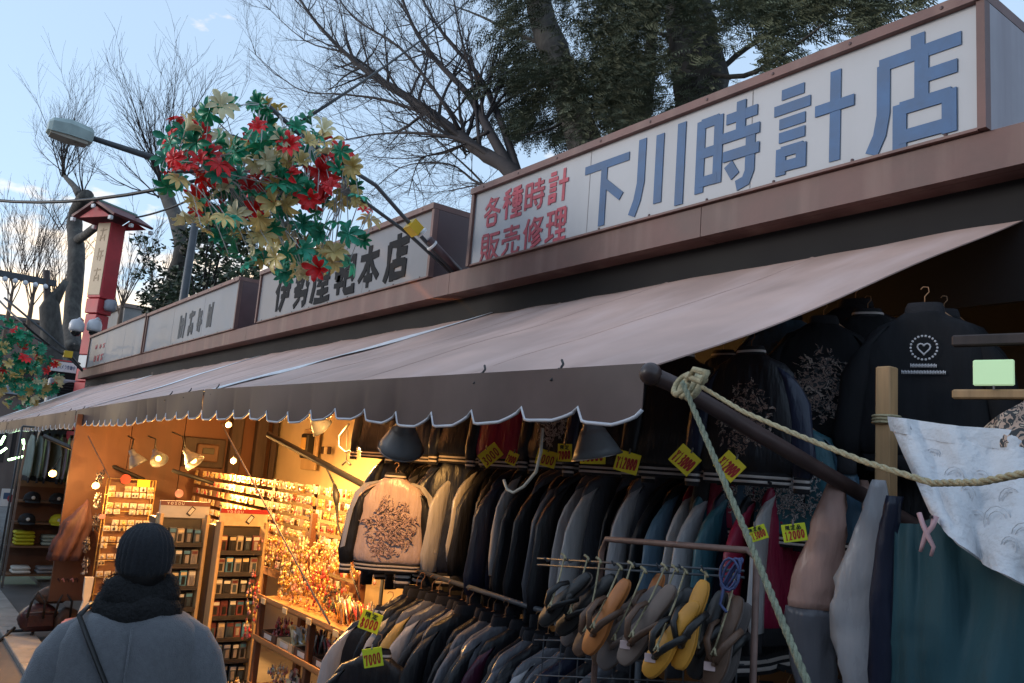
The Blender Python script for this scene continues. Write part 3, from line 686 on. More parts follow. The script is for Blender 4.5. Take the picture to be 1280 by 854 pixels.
for k in range(5):
    p = a1.lerp(a0, .1 + k * .2) + Vector((.065, 0, -.045)); mb = MB(); mb.sphere(p, .035, 8, 6); rel(mb.build('festoon_bulb', mat('white_bulb', (.75, .75, .78), .3, var=0)), sl)
sl2 = thing('street_lamp', (-26, 4.7, 0), 'dark lamp post with bulb-studded arm at the far left edge', 'street lamp')
b0 = onX(58, 338, -26); b1 = onX(60, 402, -26); b2 = onX(70, 355, -26); b3 = onX(-20, 338, -26)
mb = MB(); mb.tube([(b1.x, b1.y, 0), b1, b0], [.12, .1, .09], 8); rel(mb.build('pole', m_post, smooth=True), sl2)
mb = MB(); mb.box(b2.lerp(b3, .5), (.16, (b3 - b2).length, .16), Vector((0, 1, 0)).rotation_difference((b3 - b2)).to_matrix()); rel(mb.build('arm', m_arm), sl2)
for k in range(6):
    p = b2.lerp(b3, .15 + k * .14) + Vector((.1, 0, -.14)); mb = MB(); mb.sphere(p, .07, 8, 6); rel(mb.build('festoon_bulb', MATS['white_bulb']), sl2)
stump = thing('tree_stump', (-26, 4.9, 0), 'dark split tree stump beside the far lamp post', 'stump')
q0 = onX(66, 432, -26); q1 = onX(62, 385, -26); q2 = onX(68, 362, -26)
mb = MB(); mb.tube([(q0.x, q0.y, 0), q0, q1, q2 + Vector((0, 0, -.1))], [.34, .3, .26, .12], 10); mb.tube([q1, q2 + Vector((.0, .25, .3))], [.2, .08], 8); rel(mb.build('trunk', m_bark, smooth=True), stump)

def cable(pts, r, label, sag=0, m=m_black):
    pts = [Vector(p) for p in pts]; out = []
    for i in range(len(pts) - 1):
        for k in range(8):
            t = k / 8; out.append(pts[i].lerp(pts[i + 1], t) - Vector((0, 0, sag * 4 * t * (1 - t))))
    out.append(pts[-1]); mb = MB(); mb.tube(out, r, 5)
    return tag(mb.build('overhead_cable', m, smooth=True), label, 'cable', 'overhead cables')
cable([onY(600, -14, 7.5), onX(380, 150, -4.8)], .011, 'thick black cable slanting down from the top edge into the flowers', .1)
cable([onX(-40, 246, -22), onX(245, 226, -14.9)], .035, 'black cable crossing to the lamp arm at the left', .25)
cable([onX(170, 272, -18.3), onX(245, 246, -14.9)], .02, 'cable from the red tower roof to the lamp post', .05)
cable([onX(-20, 352, -22), onX(30, 405, -17), onX(100, 455, -17.9)], .02, 'thin cable running down behind the far flowers', .05)
# ================================================================== red tower with roofed sign box
m_redp = mat('red_lacquer_paint', (.55, .045, .055), .5, var=.15, scale=3, streak=(4, (1, 1, .2), (.22, .03, .035), .5))
m_beige = mat('beige_sign_face', (.55, .40, .25), .5, var=.15, scale=2)
m_white = mat('white_paint', (.72, .72, .73), .5, var=.08)
TX = -18.5
tc_ = onX(133, 330, TX); cx, cy = tc_.x, tc_.y
tower = thing('sign_tower', (cx, cy, 0), 'red tower sign with little tiled roof and beige lettered face', 'sign tower', rot=(0, 0, R(32)))
def tp(mb, name, m, parent=tower, **k): return mb.build(name, m, parent, **k)
ztop = onX(146, 282, TX).z; zbox = onX(122, 374, TX).z
LEAN = (onX(146, 282, TX).y - onX(110, 455, TX).y)
mb = MB(); mb.bevbox((0, 0, (ztop + zbox) / 2), (.36, .38, ztop - zbox), .015); tp(mb, 'sign_box', m_redp)
mb = MB(); mb.bbox((-.16, -.203, zbox + .06), (.16, -.192, ztop - .03)); face = tp(mb, 'lettered_face', m_beige)
mb = MB()
for k, ch in enumerate(('smear_b', 'smear_c', 'smear_b')):
    strokes_mb(mb, GL[ch], lambda u, v, d: (u, -.204 - d, v), .022, .003, -.1, ztop - .42 - k * .42, .22, .3, True)
o = tp(mb, 'faded_letter', mat('faded_brown_letter', (.36, .25, .15), .6)); o['kind'] = 'stuff'
# gabled roof with white rafter ends
mb = MB(); zr = ztop + .02
A = [(-.52, -.5, zr), (0, -.5, zr + .30), (.52, -.5, zr)]; B = [(-.52, .5, zr), (0, .5, zr + .30), (.52, .5, zr)]
for s_ in (-1, 1):
    e0 = Vector((s_ * .55, -.52, zr)); e1 = Vector((0, -.52, zr + .3)); f0 = Vector((s_ * .55, .52, zr)); f1 = Vector((0, .52, zr + .3))
    mb.grid([[e0, e1], [f0, f1]] if s_ < 0 else [[e1, e0], [f1, f0]], -.05)
roof = tp(mb, 'roof', mat('dark_red_roof', (.14, .03, .032), .5, var=.2))
mb = MB(); mb.tube([(0, -.56, zr + .34), (0, .56, zr + .34)], .05, 8); tp(mb, 'ridge', mat('verdigris_copper', (.10, .18, .15), .6), roof)
for yy in (-.46, .46):
    mb = MB(); mb.add([(-.42, yy, zr + .0), (.42, yy, zr + .0), (0, yy, zr + .22), (-.42, yy + .04, zr), (.42, yy + .04, zr), (0, yy + .04, zr + .22)], [(0, 1, 2), (5, 4, 3), (0, 3, 4, 1), (1, 4, 5, 2), (2, 5, 3, 0)]); tp(mb, 'gable', m_redp, roof)
for s_ in (-1, 1):
    for yy in (-.53, 0, .53):
        mb = MB(); mb.bevbox((s_ * .5, yy, zr - .055), (.08, .07, .08), .008); tp(mb, 'rafter_end', m_white, roof)
mb = MB(); mb.bevbox((0, -.535, zr + .20), (.08, .05, .08), .008); tp(mb, 'rafter_end', m_white, roof)
mb = MB(); mb.bevbox((-.02, 0, zbox - .16), (.34, .36, .30), .012); tp(mb, 'neck', m_redp)
mb = MB(); mb.lathe([(.09, -.10), (.12, -.05), (.12, .10), (.08, .13)], (.24, .04, zbox - .13), 12); tp(mb, 'spotlight', mat('grey_lamp_housing', (.32, .32, .36), .5), smooth=True)
zs = [0, 1.2, 2.2, 2.98, 3.25, 3.52, zbox - .32]
for i in range(6):
    m = m_white if i == 4 else m_redp
    mb = MB(); mb.bevbox((-.02, 0, (zs[i] + zs[i + 1]) / 2), (.30, .32, zs[i + 1] - zs[i] - .012), .012); tp(mb, 'post_segment', m)
# security cameras
m_dome = mat('pale_camera_shell', (.50, .50, .53), .35, var=.06); m_lens = mat('smoked_glass_dome', (.01, .01, .012), .08, var=0, spec=.8)
for px, nm in ((96, 'dome security camera on the left of the red tower'), (118, 'dome security camera in front of the red tower')):
    p = onX(px, 408, -18.15); c = thing('security_camera', p, nm, 'camera', 'security cameras on the tower')
    mb = MB(); mb.lathe([(.125, -.10), (.14, -.06), (.14, .04), (.11, .11), (.05, .14)], (0, 0, 0), 16); mb.build('housing', m_dome, c, True)
    mb = MB(); mb.sphere((0, 0, -.105), (.095, .095, .10), 12, 8); mb.build('dome', m_lens, c, True)
    mb = MB(); mb.tube([(0, 0, .12), (-.06, .05, .17), (-.2, .12, .15)], .03, 8); mb.build('bracket', m_dome, c, True)
# little notice: security camera working
GL.update({'防': [[(14, 4), (14, 97)], [(14, 6), (38, 6), (26, 36), (40, 56), (22, 66)], [(70, 2), (70, 20)], [(46, 24), (98, 24)], [(62, 24), (60, 60), (44, 95)], [(62, 46), (90, 46), (86, 88), (72, 94)]],
 '犯': [[(40, 4), (8, 34)], [(14, 8), (36, 40), (34, 84), (22, 94)], [(32, 46), (4, 74)], [(56, 10), (90, 10), (88, 48), (74, 50)], [(56, 10), (56, 84), (64, 92), (96, 90), (98, 74)]],
 'カ': [[(10, 28), (88, 28), (82, 86), (66, 92)], [(48, 4), (44, 50), (12, 94)]], 'メ': [[(78, 6), (54, 60), (10, 92)], [(24, 34), (82, 80)]], 'ラ': [[(20, 12), (80, 12)], [(12, 36), (88, 36), (70, 76), (32, 95)]],
 '作': [[(30, 4), (4, 48)], [(18, 30), (18, 97)], [(54, 4), (38, 40)], [(46, 22), (98, 22)], [(64, 22), (64, 97)], [(64, 46), (94, 46)], [(64, 68), (94, 68)]],
 '動': [[(6, 10), (56, 10)], [(4, 26), (60, 26)], [(32, 10), (32, 92)], [(4, 92), (60, 92)], [(6, 74), (58, 74)], [(10, 38), (54, 38), (54, 60), (10, 60), (10, 38)], [(62, 30), (96, 30), (92, 88), (80, 94)], [(76, 6), (74, 50), (58, 95)]],
 '中': [[(12, 24), (88, 24), (88, 64), (12, 64), (12, 24)], [(50, 2), (50, 98)]]})
p = onX(80, 459, -18.9)
nt_ = thing('notice_plate', p, 'small white notice plate with blue writing left of the red tower', 'notice', rot=(0, 0, R(-80)))
# local x runs to the viewer's right (+y), local -y faces the camera (+x)
nt_.rotation_euler = (0, 0, R(90))
mb = MB(); mb.bevbox((0, 0, 0), (.46, .02, .2), .005); mb.build('plate', m_white, nt_)
mb = MB()
for k, ch in enumerate('防犯カメラ作動中'): strokes_mb(mb, GL[ch], lambda u, v, d: (u, -.011 - d, v), .007, .002, -.205 + k * .052, -.045, .044, .09)
o = mb.build('lettering', m_blue, nt_); o['kind'] = 'stuff'
for s_ in (.115,):
    mb = MB(); mb.bbox((-.25, -.015, s_), (.25, .015, s_ + .02)); mb.build('frame_bar', m_redp, nt_)
mb = MB(); mb.bbox((-.26, .02, -.6), (.26, .04, .11)); mb.build('dark_board', m_dark, nt_)
mb = MB(); mb.bbox((-.02, .045, -3.05), (.02, .08, .1)); mb.build('post', m_post, nt_)
p = onX(83, 492, -18.7)
ac = thing('air_conditioner', (p.x, p.y, p.z - .3), 'grey air conditioner unit with round dark fan left of the red tower', 'air conditioner', rot=(0, 0, R(90)))
mb = MB(); mb.bevbox((0, .15, .3), (.66, .28, .56), .02); mb.build('casing', mat('grey_casing', (.38, .40, .43), .5), ac)
mb = MB(); mb.lathe([(.02, 0), (.235, 0), (.235, .02), (.02, .02)], (.07, .005, .3), 20, Matrix.Rotation(R(90), 3, 'X')); mb.build('fan_opening', m_dark, ac)
for k in range(8):
    mb = MB(); mb.bbox((-.16, -.022, .10 + k * .055), (.3, -.017, .107 + k * .055)); mb.build('grille_bar', m_arm, ac)
mb = MB(); mb.bbox((-.34, -.02, -2.0), (.34, .3, .015)); mb.build('stand', m_arm, ac)

# ================================================================== artificial flower decorations on bracket poles
m_fg = mat('green_foil_petal', (.012, .30, .15), .38, var=.35, scale=6, spec=.6, coat=.1, thin=.33)
m_ft = mat('teal_foil_petal', (.05, .46, .30), .38, var=.3, scale=6, spec=.6, thin=.33)
m_fy = mat('gold_foil_petal', (.74, .60, .25), .38, var=.25, scale=6, spec=.6, thin=.33)
m_fp = mat('pale_gold_petal', (.78, .72, .46), .4, var=.2, scale=6, spec=.6, thin=.33)
m_fr = mat('red_foil_petal', (.88, .03, .035), .4, var=.25, scale=6, spec=.6, thin=.33)
m_fs = mat('silver_foil_petal', (.40, .42, .44), .35, var=.2, scale=6, metal=.4, thin=.33)
m_wire = mat('pale_wire', (.35, .36, .36), .5, var=.1)
m_yel = mat('yellow_plastic', (.62, .40, .02), .45, var=.1)
def flower_mesh(name, npet, r, cup, droop, wid, seed):
    rng = random.Random(seed); mb = MB()
    for k in range(npet):
        a = 2 * math.pi * (k + rng.uniform(-.2, .2)) / npet; rr = r * rng.uniform(.82, 1.1); lay = (k % 2) * .25
        M = Matrix.Rotation(a, 3, 'Z'); pts = []
        for i, (t, w) in enumerate(((0.06, .14), (.34, .66), (.60, 1.0), (.85, .70), (1.0, .06))):
            z = (cup + lay * .4) * rr * math.sin(t * 1.9) - droop * rr * t * t
            hw = w * wid * rr
            pts.append([M @ Vector((t * rr, -hw, z + .34 * hw * 1)), M @ Vector((t * rr, 0, z - .22 * hw)), M @ Vector((t * rr, hw, z + .34 * hw * 1))])
        mb.grid(pts, .0016)
    mb.sphere((0, 0, .01 * cup), r * .09, 6, 4)
    return mb.mesh(name, True)
FM = [flower_mesh('foil_flower', 9, .088, .35, .25, .21, 1), flower_mesh('foil_flower', 8, .094, .15, .45, .22, 2), flower_mesh('foil_flower', 10, .08, .6, .2, .19, 3), flower_mesh('foil_flower', 7, .085, .8, .1, .24, 4)]
def decoration(base, poles, pick, n, label, seed, scale=1.0, wires=True):
    rng = random.Random(seed)
    dth = thing('flower_decoration', base, label, 'decoration', 'street flower decorations')
    for pts, r in poles:
        mb = MB(); mb.tube(pts, r, 8); rel(mb.build('bracket_pole', m_arm, smooth=True), dth)
    for k in range(n):
        p, col = pick(rng)
        me = rng.choice(FM); m = {'g': m_fg, 't': m_ft, 'y': m_fy, 'p': m_fp, 'r': m_fr, 's': m_fs}[col]
        o = obj('flower', me, m, None); rel(o, dth); o.location = p
        # petals fan outwards and down from their wire
        ax = Vector((rng.gauss(.55, .5), rng.gauss(-.35, .5), rng.gauss(.1, .6))).normalized()
        o.rotation_euler = ax.to_track_quat('Z', 'Y').to_euler(); s_ = scale * rng.uniform(.8, 1.25); o.scale = (s_, s_, s_)
        if wires:
            best = None
            for pts, r in poles:
                for i in range(len(pts) - 1):
                    for t in (0, .25, .5, .75, 1):
                        q = Vector(pts[i]).lerp(Vector(pts[i + 1]), t)
                        if best is None or (q - p).length < (best - p).length: best = q
            if (best - p).length < .9:
                mb = MB(); md = p.lerp(best, .5) + Vector((rng.uniform(-.03, .03), rng.uniform(-.03, .03), rng.uniform(-.02, .05)))
                mb.tube([p, md, best], .0028, 4, cap=False); rel(mb.build('wire', m_wire), dth)
    return dth
DX = -4.8
P_base = Vector((DX, 3.02, 3.155))
polesA = [([P_base, onX(515, 283, DX), onX(470, 232, -4.74), onX(388, 180, -4.68), onX(335, 132, -4.62)], .014),
          ([P_base + Vector((-.03, .0, 0)), onX(510, 292, -4.86), onX(450, 248, -4.88), onX(380, 205, -4.92), onX(290, 170, -4.98)], .013),
          ([onX(385, 205, -4.9), onX(330, 215, -4.85), onX(215, 215, -4.8)], .008)]
def pickA(rng):
    while True:
        px = rng.uniform(182, 482); py = rng.uniform(112, 372)
        ex = (px - 336) / 132; ey = (py - 232) / 118
        tilt = (px - 336) * .35
        eyy = (py - 238 - tilt * .7) / 106
        if ex * ex + eyy * eyy < 1 and rng.random() < 1.15 - .4 * (ex * ex + eyy * eyy): break
        if rng.random() < .003 and px < 300: break
    x = -4.7 + rng.uniform(-.42, .42); p = onX(px, py, x)
    f = (py - tilt * .4 - 130) / 220
    red = math.exp(-((f - .42) / .20) ** 2)
    w = [('r', .15 + .85 * red), ('g', 1.15 - .5 * f), ('t', .15 + .75 * max(0, f)), ('y', .22 + .55 * max(0, f)), ('p', .16 + .4 * f), ('s', .03)]
    tot = sum(max(0, b) for _, b in w); u = rng.uniform(0, tot)
    for c, b in w:
        u -= max(0, b)
        if u <= 0: return p, c
    return p, 'g'
decA = decoration(P_base, polesA, pickA, 298, 'big cluster of red, green and gold foil flowers hanging over the middle signs', 71, .86)
# yellow band and white ties at the root of the poles
q = onX(517, 285, DX + .02); dd = (onX(540, 310, DX) - onX(517, 285, DX)).normalized()
mb = MB(); mb.box(q, (.085, .075, .085), Vector((0, 0, 1)).rotation_difference(dd).to_matrix()); rel(mb.build('yellow_tag', m_yel), decA)
for px, py in ((527, 291), (540, 307)):
    mb = MB(); c0 = onX(px, py, DX + .01); mb.lathe([(.036, -.006), (.042, -.006), (.042, .006), (.036, .006)], c0, 12, Vector((0, 0, 1)).rotation_difference(dd).to_matrix()); rel(mb.build('cable_tie', m_white), decA)
mb = MB(); mb.tube([onX(535, 300, DX), onX(575, 342, DX)], .034, 8); rel(mb.build('bracket_socket', m_brown2, smooth=True), decA)
# far decoration at the end of the row
FX = -17.4; PB = Vector((-17.6, 3.0, 3.15))
polesB = [([PB, onX(85, 440, FX), onX(60, 418, FX), onX(5, 372, FX)], .02), ([PB + Vector((0, 0, -.02)), onX(85, 446, FX), onX(40, 420, FX), onX(-40, 395, FX)], .018)]
def pickB(rng):
    while True:
        px = rng.uniform(-60, 78); py = rng.uniform(388, 512)
        ex = (px - 0) / 76; ey = (py - 450 - (px) * .3) / 52
        if ex * ex + ey * ey < 1: break
    p = onX(px, py, FX + rng.uniform(-.5, .5)); f = (py - 390 - px * .3) / 110
    c = rng.choice('gggggggttgrryp') if f < .6 else rng.choice('gttyyppgrpy')
    return p, c
decB = decoration(PB, polesB, pickB, 270, 'farther flower decoration at the left edge, cut by the picture', 72, 1.2, wires=False)
q = onX(85, 443, FX + .05); mb = MB(); mb.box(q, (.12, .14, .12)); rel(mb.build('yellow_tag', m_yel), decB)

# ================================================================== unseen houses added across the street to block light; buildings beyond the row
def house(x0, x1, y0, y1, h, wall, roofm, label, wins, name='street_building'):
    b = thing(name, ((x0 + x1) / 2, (y0 + y1) / 2, 0), label, 'building')
    mb = MB(); mb.bbox((x0, y0, 0), (x1, y1, h)); rel(mb.build('wall', wall), b)
    mb = MB(); mb.bbox((x0 - .15, y0 - .15, h + .002), (x1 + .15, y1 + .15, h + .25)); rel(mb.build('roof', roofm), b)
    return b
m_wallA = mat('grey_render', (.24, .23, .22), .8, var=.15, scale=.8, streak=(1, (1, 1, .1), (.16, .15, .15), .5))
m_wallB = mat('brown_tile_wall', (.18, .13, .11), .7, var=.15, scale=.8)
m_glass = mat('dark_window_glass', (.03, .035, .04), .1, var=0, spec=.7)
for k, (x0, x1, h, m, l) in enumerate(((-30, -13.2, 3.3, m_wallB, 'unseen brown shop house added across the street, farthest one'), (-13, -5.2, 3.5, m_wallA, 'unseen grey low shop house added across the street, farther one'), (-5, 3, 3.4, m_wallB, 'unseen brown shop house added across the street behind the viewer'), (3.2, 12, 3.6, m_wallA, 'unseen grey shop house added across the street, rightmost'))):
    b = house(x0, x1, -9, -4.4, h, m, MATS['roof_sheet'], l, 0)
    for i in range(3):
        for z in (1.0,):
            xa = x0 + .6 + i * (x1 - x0 - .4) / 3
            mb = MB(); mb.bbox((xa, -4.402, z), (xa + 1.7, -4.36, z + 1.6)); w = rel(mb.build('window', m_white), b)
            mb = MB(); mb.bbox((xa + .07, -4.358, z + .07), (xa + 1.63, -4.35, z + 1.53)); o = mb.build('pane', m_glass, w)
for k, (px0, px1, pyt, x, l) in enumerate(((-60, 26, 484, -30, 'low dark roofed stall at the left edge beyond the row'), (20, 74, 470, -34, 'dim brown building beyond the far end of the row'), (-80, 60, 402, -70, 'distant grey-brown building under the sunset clouds'), (150, 420, 425, -60, 'distant building behind the farthest signs'))):
    a = onX(px0, pyt, x); c = onX(px1, pyt, x)
    b = house(x - 6, x, a.y, c.y, max(a.z, c.z) - .25, [m_wallB, m_wallB, mat('far_brown_wall', (.16, .12, .10), .8), m_wallA][k], [mat('grey_tin_roof', (.3, .32, .34), .5), m_ceil, mat('far_roof', (.13, .11, .10), .8), m_wallB][k], l, 0)
    for i in range(3):
        yy = a.y + (c.y - a.y) * (i + .3) / 3
        mb = MB(); mb.bbox((x + .002, yy, b.location.z + 1.0), (x + .03, yy + (c.y - a.y) * .16, 2.0)); w = rel(mb.build('window', m_post), b)
        mb = MB(); mb.bbox((x + .031, yy + .1, 1.1), (x + .04, yy + (c.y - a.y) * .16 - .1, 1.9)); mb.build('pane', m_glass, w)
# ================================================================== jackets
def satin(name, col, rough=.36): return mat(name, col, rough, var=.12, scale=5, spec=.45, sheen=.0, bump=.9, bscale=9, stretch=(2.6, 2.6, .55))
S_black = satin('black_satin', (.010, .010, .013), .42); S_navy = satin('navy_satin', (.012, .016, .035)); S_silver = satin('silver_satin', (.36, .345, .355), .27)
S_white = satin('white_satin', (.40, .385, .385)); S_grey = satin('grey_satin', (.11, .11, .125)); S_peach = satin('peach_satin', (.50, .31, .26)); S_red = satin('crimson_satin', (.26, .012, .045))
S_teal = satin('teal_satin', (.025, .10, .13)); S_plum = satin('plum_satin', (.07, .014, .035)); S_blue = satin('steel_blue_satin', (.06, .12, .18)); S_gold = satin('gold_satin', (.5, .33, .10))
S_rib = mat('dark_rib_knit', (.014, .013, .016), .85, var=.2, bump=.3, bscale=200); S_ribw = mat('pale_rib_stripe', (.50, .44, .41), .8, var=.15, bump=.3, bscale=200)
m_hang = mat('wooden_hanger', (.30, .15, .07), .5, var=.2); m_steel = mat('dull_steel', (.22, .20, .19), .4, metal=.7, var=.2); m_rust = mat('rusty_brown_tube', (.13, .075, .06), .55, var=.35, scale=14)
def emb(name, cols, sc=38):
    m = bpy.data.materials.new(name); m.use_nodes = True; N, L = m.node_tree.nodes, m.node_tree.links; b = N['Principled BSDF']; b.inputs['Roughness'].default_value = .5
    t = N.new('ShaderNodeTexCoord'); v = N.new('ShaderNodeTexNoise'); v.inputs['Scale'].default_value = sc; v.inputs['Detail'].default_value = 3; v.inputs['Distortion'].default_value = 1.5
    r = N.new('ShaderNodeValToRGB'); r.color_ramp.interpolation = 'CONSTANT'; e = r.color_ramp.elements
    while len(e) < len(cols): e.new(.5)
    for i, c in enumerate(cols): e[i].position = 0 if i == 0 else .33 + .34 * i / len(cols); e[i].color = tuple(c) + (1,)
    bp = N.new('ShaderNodeBump'); bp.inputs['Strength'].default_value = .5; bp.inputs['Distance'].default_value = .004
    L.new(t.outputs['Object'], v.inputs['Vector']); L.new(v.outputs[0], r.inputs[0]); L.new(r.outputs[0], b.inputs['Base Color']); L.new(v.outputs[0], bp.inputs['Height']); L.new(bp.outputs[0], b.inputs['Normal'])
    return m
E_pink = emb('pink_black_embroidery', [(.02, .015, .02), (.45, .30, .28), (.08, .05, .06), (.50, .36, .34)]); E_silver = emb('silver_embroidery', [(.02, .015, .02), (.5, .48, .47), (.05, .03, .04), (.55, .52, .5)], 60)
E_gold = emb('gold_floral_embroidery', [(.02, .02, .02), (.30, .20, .10), (.03, .03, .04), (.25, .12, .12)], 30); E_dim = emb('dim_figure_embroidery', [(.01, .01, .012), (.22, .13, .10), (.015, .012, .014), (.30, .22, .18)], 26)
E_red = emb('red_gold_embroidery', [(.35, .03, .02), (.5, .35, .15), (.12, .04, .03), (.55, .4, .2)], 34)
JB = [(-.095, .066, .045), (-.115, .10, .052), (-.145, .165, .06), (-.19, .205, .066), (-.27, .225, .073), (-.38, .228, .076), (-.50, .232, .078), (-.59, .246, .088), (-.632, .238, .084), (-.648, .212, .068)]
def ringj(z, a, b, n=22, amp=.014, seed=0, y0=0):
    out = []
    for k in range(n):
        t = 2 * math.pi * k / n; c, s = math.cos(t), math.sin(t)
        x = a * abs(c) ** .8 * (1 if c > 0 else -1); y = b * abs(s) ** .8 * (1 if s > 0 else -1)
        w = amp * (wob(x * 11, z * 3 + 20, y * 11 + seed) + .7 * wob(x * 24 + z * 9, z * 5, y * 24 + seed))
        out.append(Vector((x + w * c, y0 + y + w * s * 2.2, z)))
    return out
def jk_meshes(seed):
    D = {}
    zz = []
    for i in range(len(JB) - 1):
        for k in range(2): t = k / 2; zz.append([JB[i][j] * (1 - t) + JB[i + 1][j] * t for j in range(3)])
    zz.append(JB[-1])
    mb = MB(); mb.loft([ringj(*r, seed=seed) for r in zz]); D['body'] = mb.mesh('jacket_body', True)
    for sgn, nm in ((1, 'sleeve_a'), (-1, 'sleeve_b')):
        path = [(.09, -.135, .03), (.155, -.168, .052), (.208, -.235, .058), (.24, -.33, .056), (.258, -.45, .054), (.270, -.57, .052), (.268, -.655, .044)]
        mb = MB(); rings = []
        for i, (x, z, r) in enumerate(path):
            rg = []
            tl = .55 if i < 3 else .15
            for k in range(12):
                a = 2 * math.pi * k / 12; dx = math.cos(a) * r; dy = math.sin(a) * r * .8
                w = 1 + .24 * wob(math.cos(a) * 2.4, z * 12 + sgn, math.sin(a) * 2.4 + seed)
                rg.append(Vector((sgn * (x + dx * w * math.cos(tl)), dy * w - .006 * i, z - dx * w * math.sin(tl) * -1 * (-1 if i < 3 else 1) * (1 if i < 3 else -.3))))
            rings.append(rg)
        mb.loft(rings); D[nm] = mb.mesh('jacket_sleeve', True)
        mb = MB(); mb.loft([ringj(z, .036, .03, 12, .002, y0=-.036) for z in (-.655, -.70, -.725)]); me = mb.mesh('jacket_cuff', True)
        for v in me.vertices: v.co.x += sgn * .268
        D['cuff_a' if sgn > 0 else 'cuff_b'] = me
        mb = MB()
        for zc in (-.672, -.698): mb.loft([ringj(z, .0385, .0325, 12, .002, y0=-.036) for z in (zc - .006, zc + .006)])
        me = mb.mesh('cuff_stripe', True)
        for v in me.vertices: v.co.x += sgn * .268
        D['cstripe_a' if sgn > 0 else 'cstripe_b'] = me
        # contrasting shoulder stripe down the sleeve
        Q = []
        for i, (x, z, r) in enumerate(path[:-1]):
            Q.append([Vector((sgn * (x + r * .25), -.012 - r * .8 - .006 * i, z + r * .35)), Vector((sgn * (x + r * .8), .0 - r * .55 - .006 * i, z + r * (.55 if i < 3 else .1)))])
        mb = MB(); mb.grid(Q, .003); D['tape_a' if sgn > 0 else 'tape_b'] = mb.mesh('sleeve_tape', True)
    mb = MB(); mb.loft([ringj(-.642, .222, .074, seed=seed), ringj(-.665, .214, .070, seed=seed), ringj(-.705, .206, .066, seed=seed)]); D['hem'] = mb.mesh('jacket_hem', True)
    mb = MB()
    for zc in (-.663, -.686): mb.loft([ringj(z, .2185, .0735, seed=seed) for z in (zc - .006, zc + .006)])
    D['hstripe'] = mb.mesh('hem_stripe', True)
    mb = MB(); mb.loft([ringj(-.10, .072, .05, 16, .001), ringj(-.075, .068, .048, 16, .001), ringj(-.058, .06, .042, 16, .001)], cap=False); D['collar'] = mb.mesh('jacket_collar', True)
    mb = MB(); mb.loft([ringj(-.088, .0725, .0515, 16, .001), ringj(-.077, .0705, .0505, 16, .001)], cap=False); D['costripe'] = mb.mesh('collar_stripe', True)
    mb = MB(); mb.tube([(0, 0, -.07), (0, 0, -.03), (.015, 0, -.012), (.012, 0, .006), (-.006, 0, .008), (-.014, 0, -.002)], .0022, 5); mb.tube([(-.10, 0, -.125), (-.045, 0, -.086), (0, 0, -.072), (.045, 0, -.086), (.10, 0, -.125)], [.006, .013, .016, .013, .006], 6); D['hanger'] = mb.mesh('hanger', True)
    er = random.Random(int(seed) + 5); mb = MB()
    def surf(x, z, h): return Vector((x, -.082 * max(0, 1 - (abs(x) / .232) ** 2.5) ** .4 - h, z))
    for k in range(280):
        a = er.uniform(0, 6.283); q = er.random() ** .6; x = .125 * q * math.cos(a); z = -.40 + .16 * q * math.sin(a); hd_ = er.uniform(0, 6.283); cv = er.uniform(-.8, .8); ln = er.uniform(.010, .028)
        w = er.uniform(.003, .0075); L_ = []; R_ = []; h = .007 + .004 * er.random()
        for i in range(5):
            nx, nz = -math.sin(hd_), math.cos(hd_); ww = w * (1 - abs(i - 2) / 2.6)
            L_.append(surf(x + nx * ww, z + nz * ww, h)); R_.append(surf(x - nx * ww, z - nz * ww, h)); x += math.cos(hd_) * ln / 2; z += math.sin(hd_) * ln / 2; hd_ += cv
        mb.grid([L_, R_], .003)
    D['emb'] = mb.mesh('embroidery')
    return D
JM = [jk_meshes(k * 13.7) for k in range(3)]
def jacket(loc, rotz, body, sleeve, label, group=None, full=True, nosl=False, s=1.0, e=None, tape=None, rib=True, v=None, tilt=0, name='souvenir_jacket'):
    if -5.2 < loc[0] < -1.2 and 1.6 < loc[1] < 3.1:      # hang below the sloping canopy
        loc = (loc[0], loc[1], min(loc[2], 2.84 - (3.135 - loc[1]) / 1.535 * .72 - .075))
    D = JM[v if v is not None else random.randrange(3)]
    t = thing(name, loc, label, 'jacket', group, (tilt, 0, rotz)); t.scale = (s, s * (.66 if full else .40), s)
    obj('body', D['body'], body, t)
    for k in ('' if nosl else 'ab'):
        obj('sleeve', D['sleeve_' + k], sleeve, t); obj('cuff', D['cuff_' + k], S_rib, t)
        if full and rib: obj('cuff_stripe', D['cstripe_' + k], S_ribw, t)
        if tape: obj('sleeve_tape', D['tape_' + k], tape, t)
    obj('hem', D['hem'], S_rib, t); obj('collar', D['collar'], S_rib, t); obj('hanger', D['hanger'], m_hang, t)
    if rib: obj('hem_stripe', D['hstripe'], S_ribw, t)
    if full and rib: obj('collar_stripe', D['costripe'], S_ribw, t)
    if e: obj('embroidery', D['emb'], e, t)['kind'] = 'stuff'
    return t
def rail(p0, p1, label, r=.011, up=False):
    t = thing('clothes_rail', p0, label, 'clothes rail'); mb = MB(); mb.tube([p0, p1], r, 8); rel(mb.build('bar', m_arm, smooth=True), t)
    for p in (p0, p1):
        mb = MB(); mb.tube([p, (p[0], p[1] + .03, p[2] + .012) if up else (p[0], p[1], .06)], r, 8); rel(mb.build('hanging_wire' if up else 'upright', m_arm, smooth=True), t)
    return t
cn = {id(S_black): 'black', id(S_navy): 'navy', id(S_silver): 'silver', id(S_white): 'white', id(S_grey): 'grey', id(S_peach): 'peach', id(S_red): 'crimson', id(S_teal): 'teal', id(S_plum): 'plum', id(S_blue): 'steel blue', id(S_gold): 'gold'}
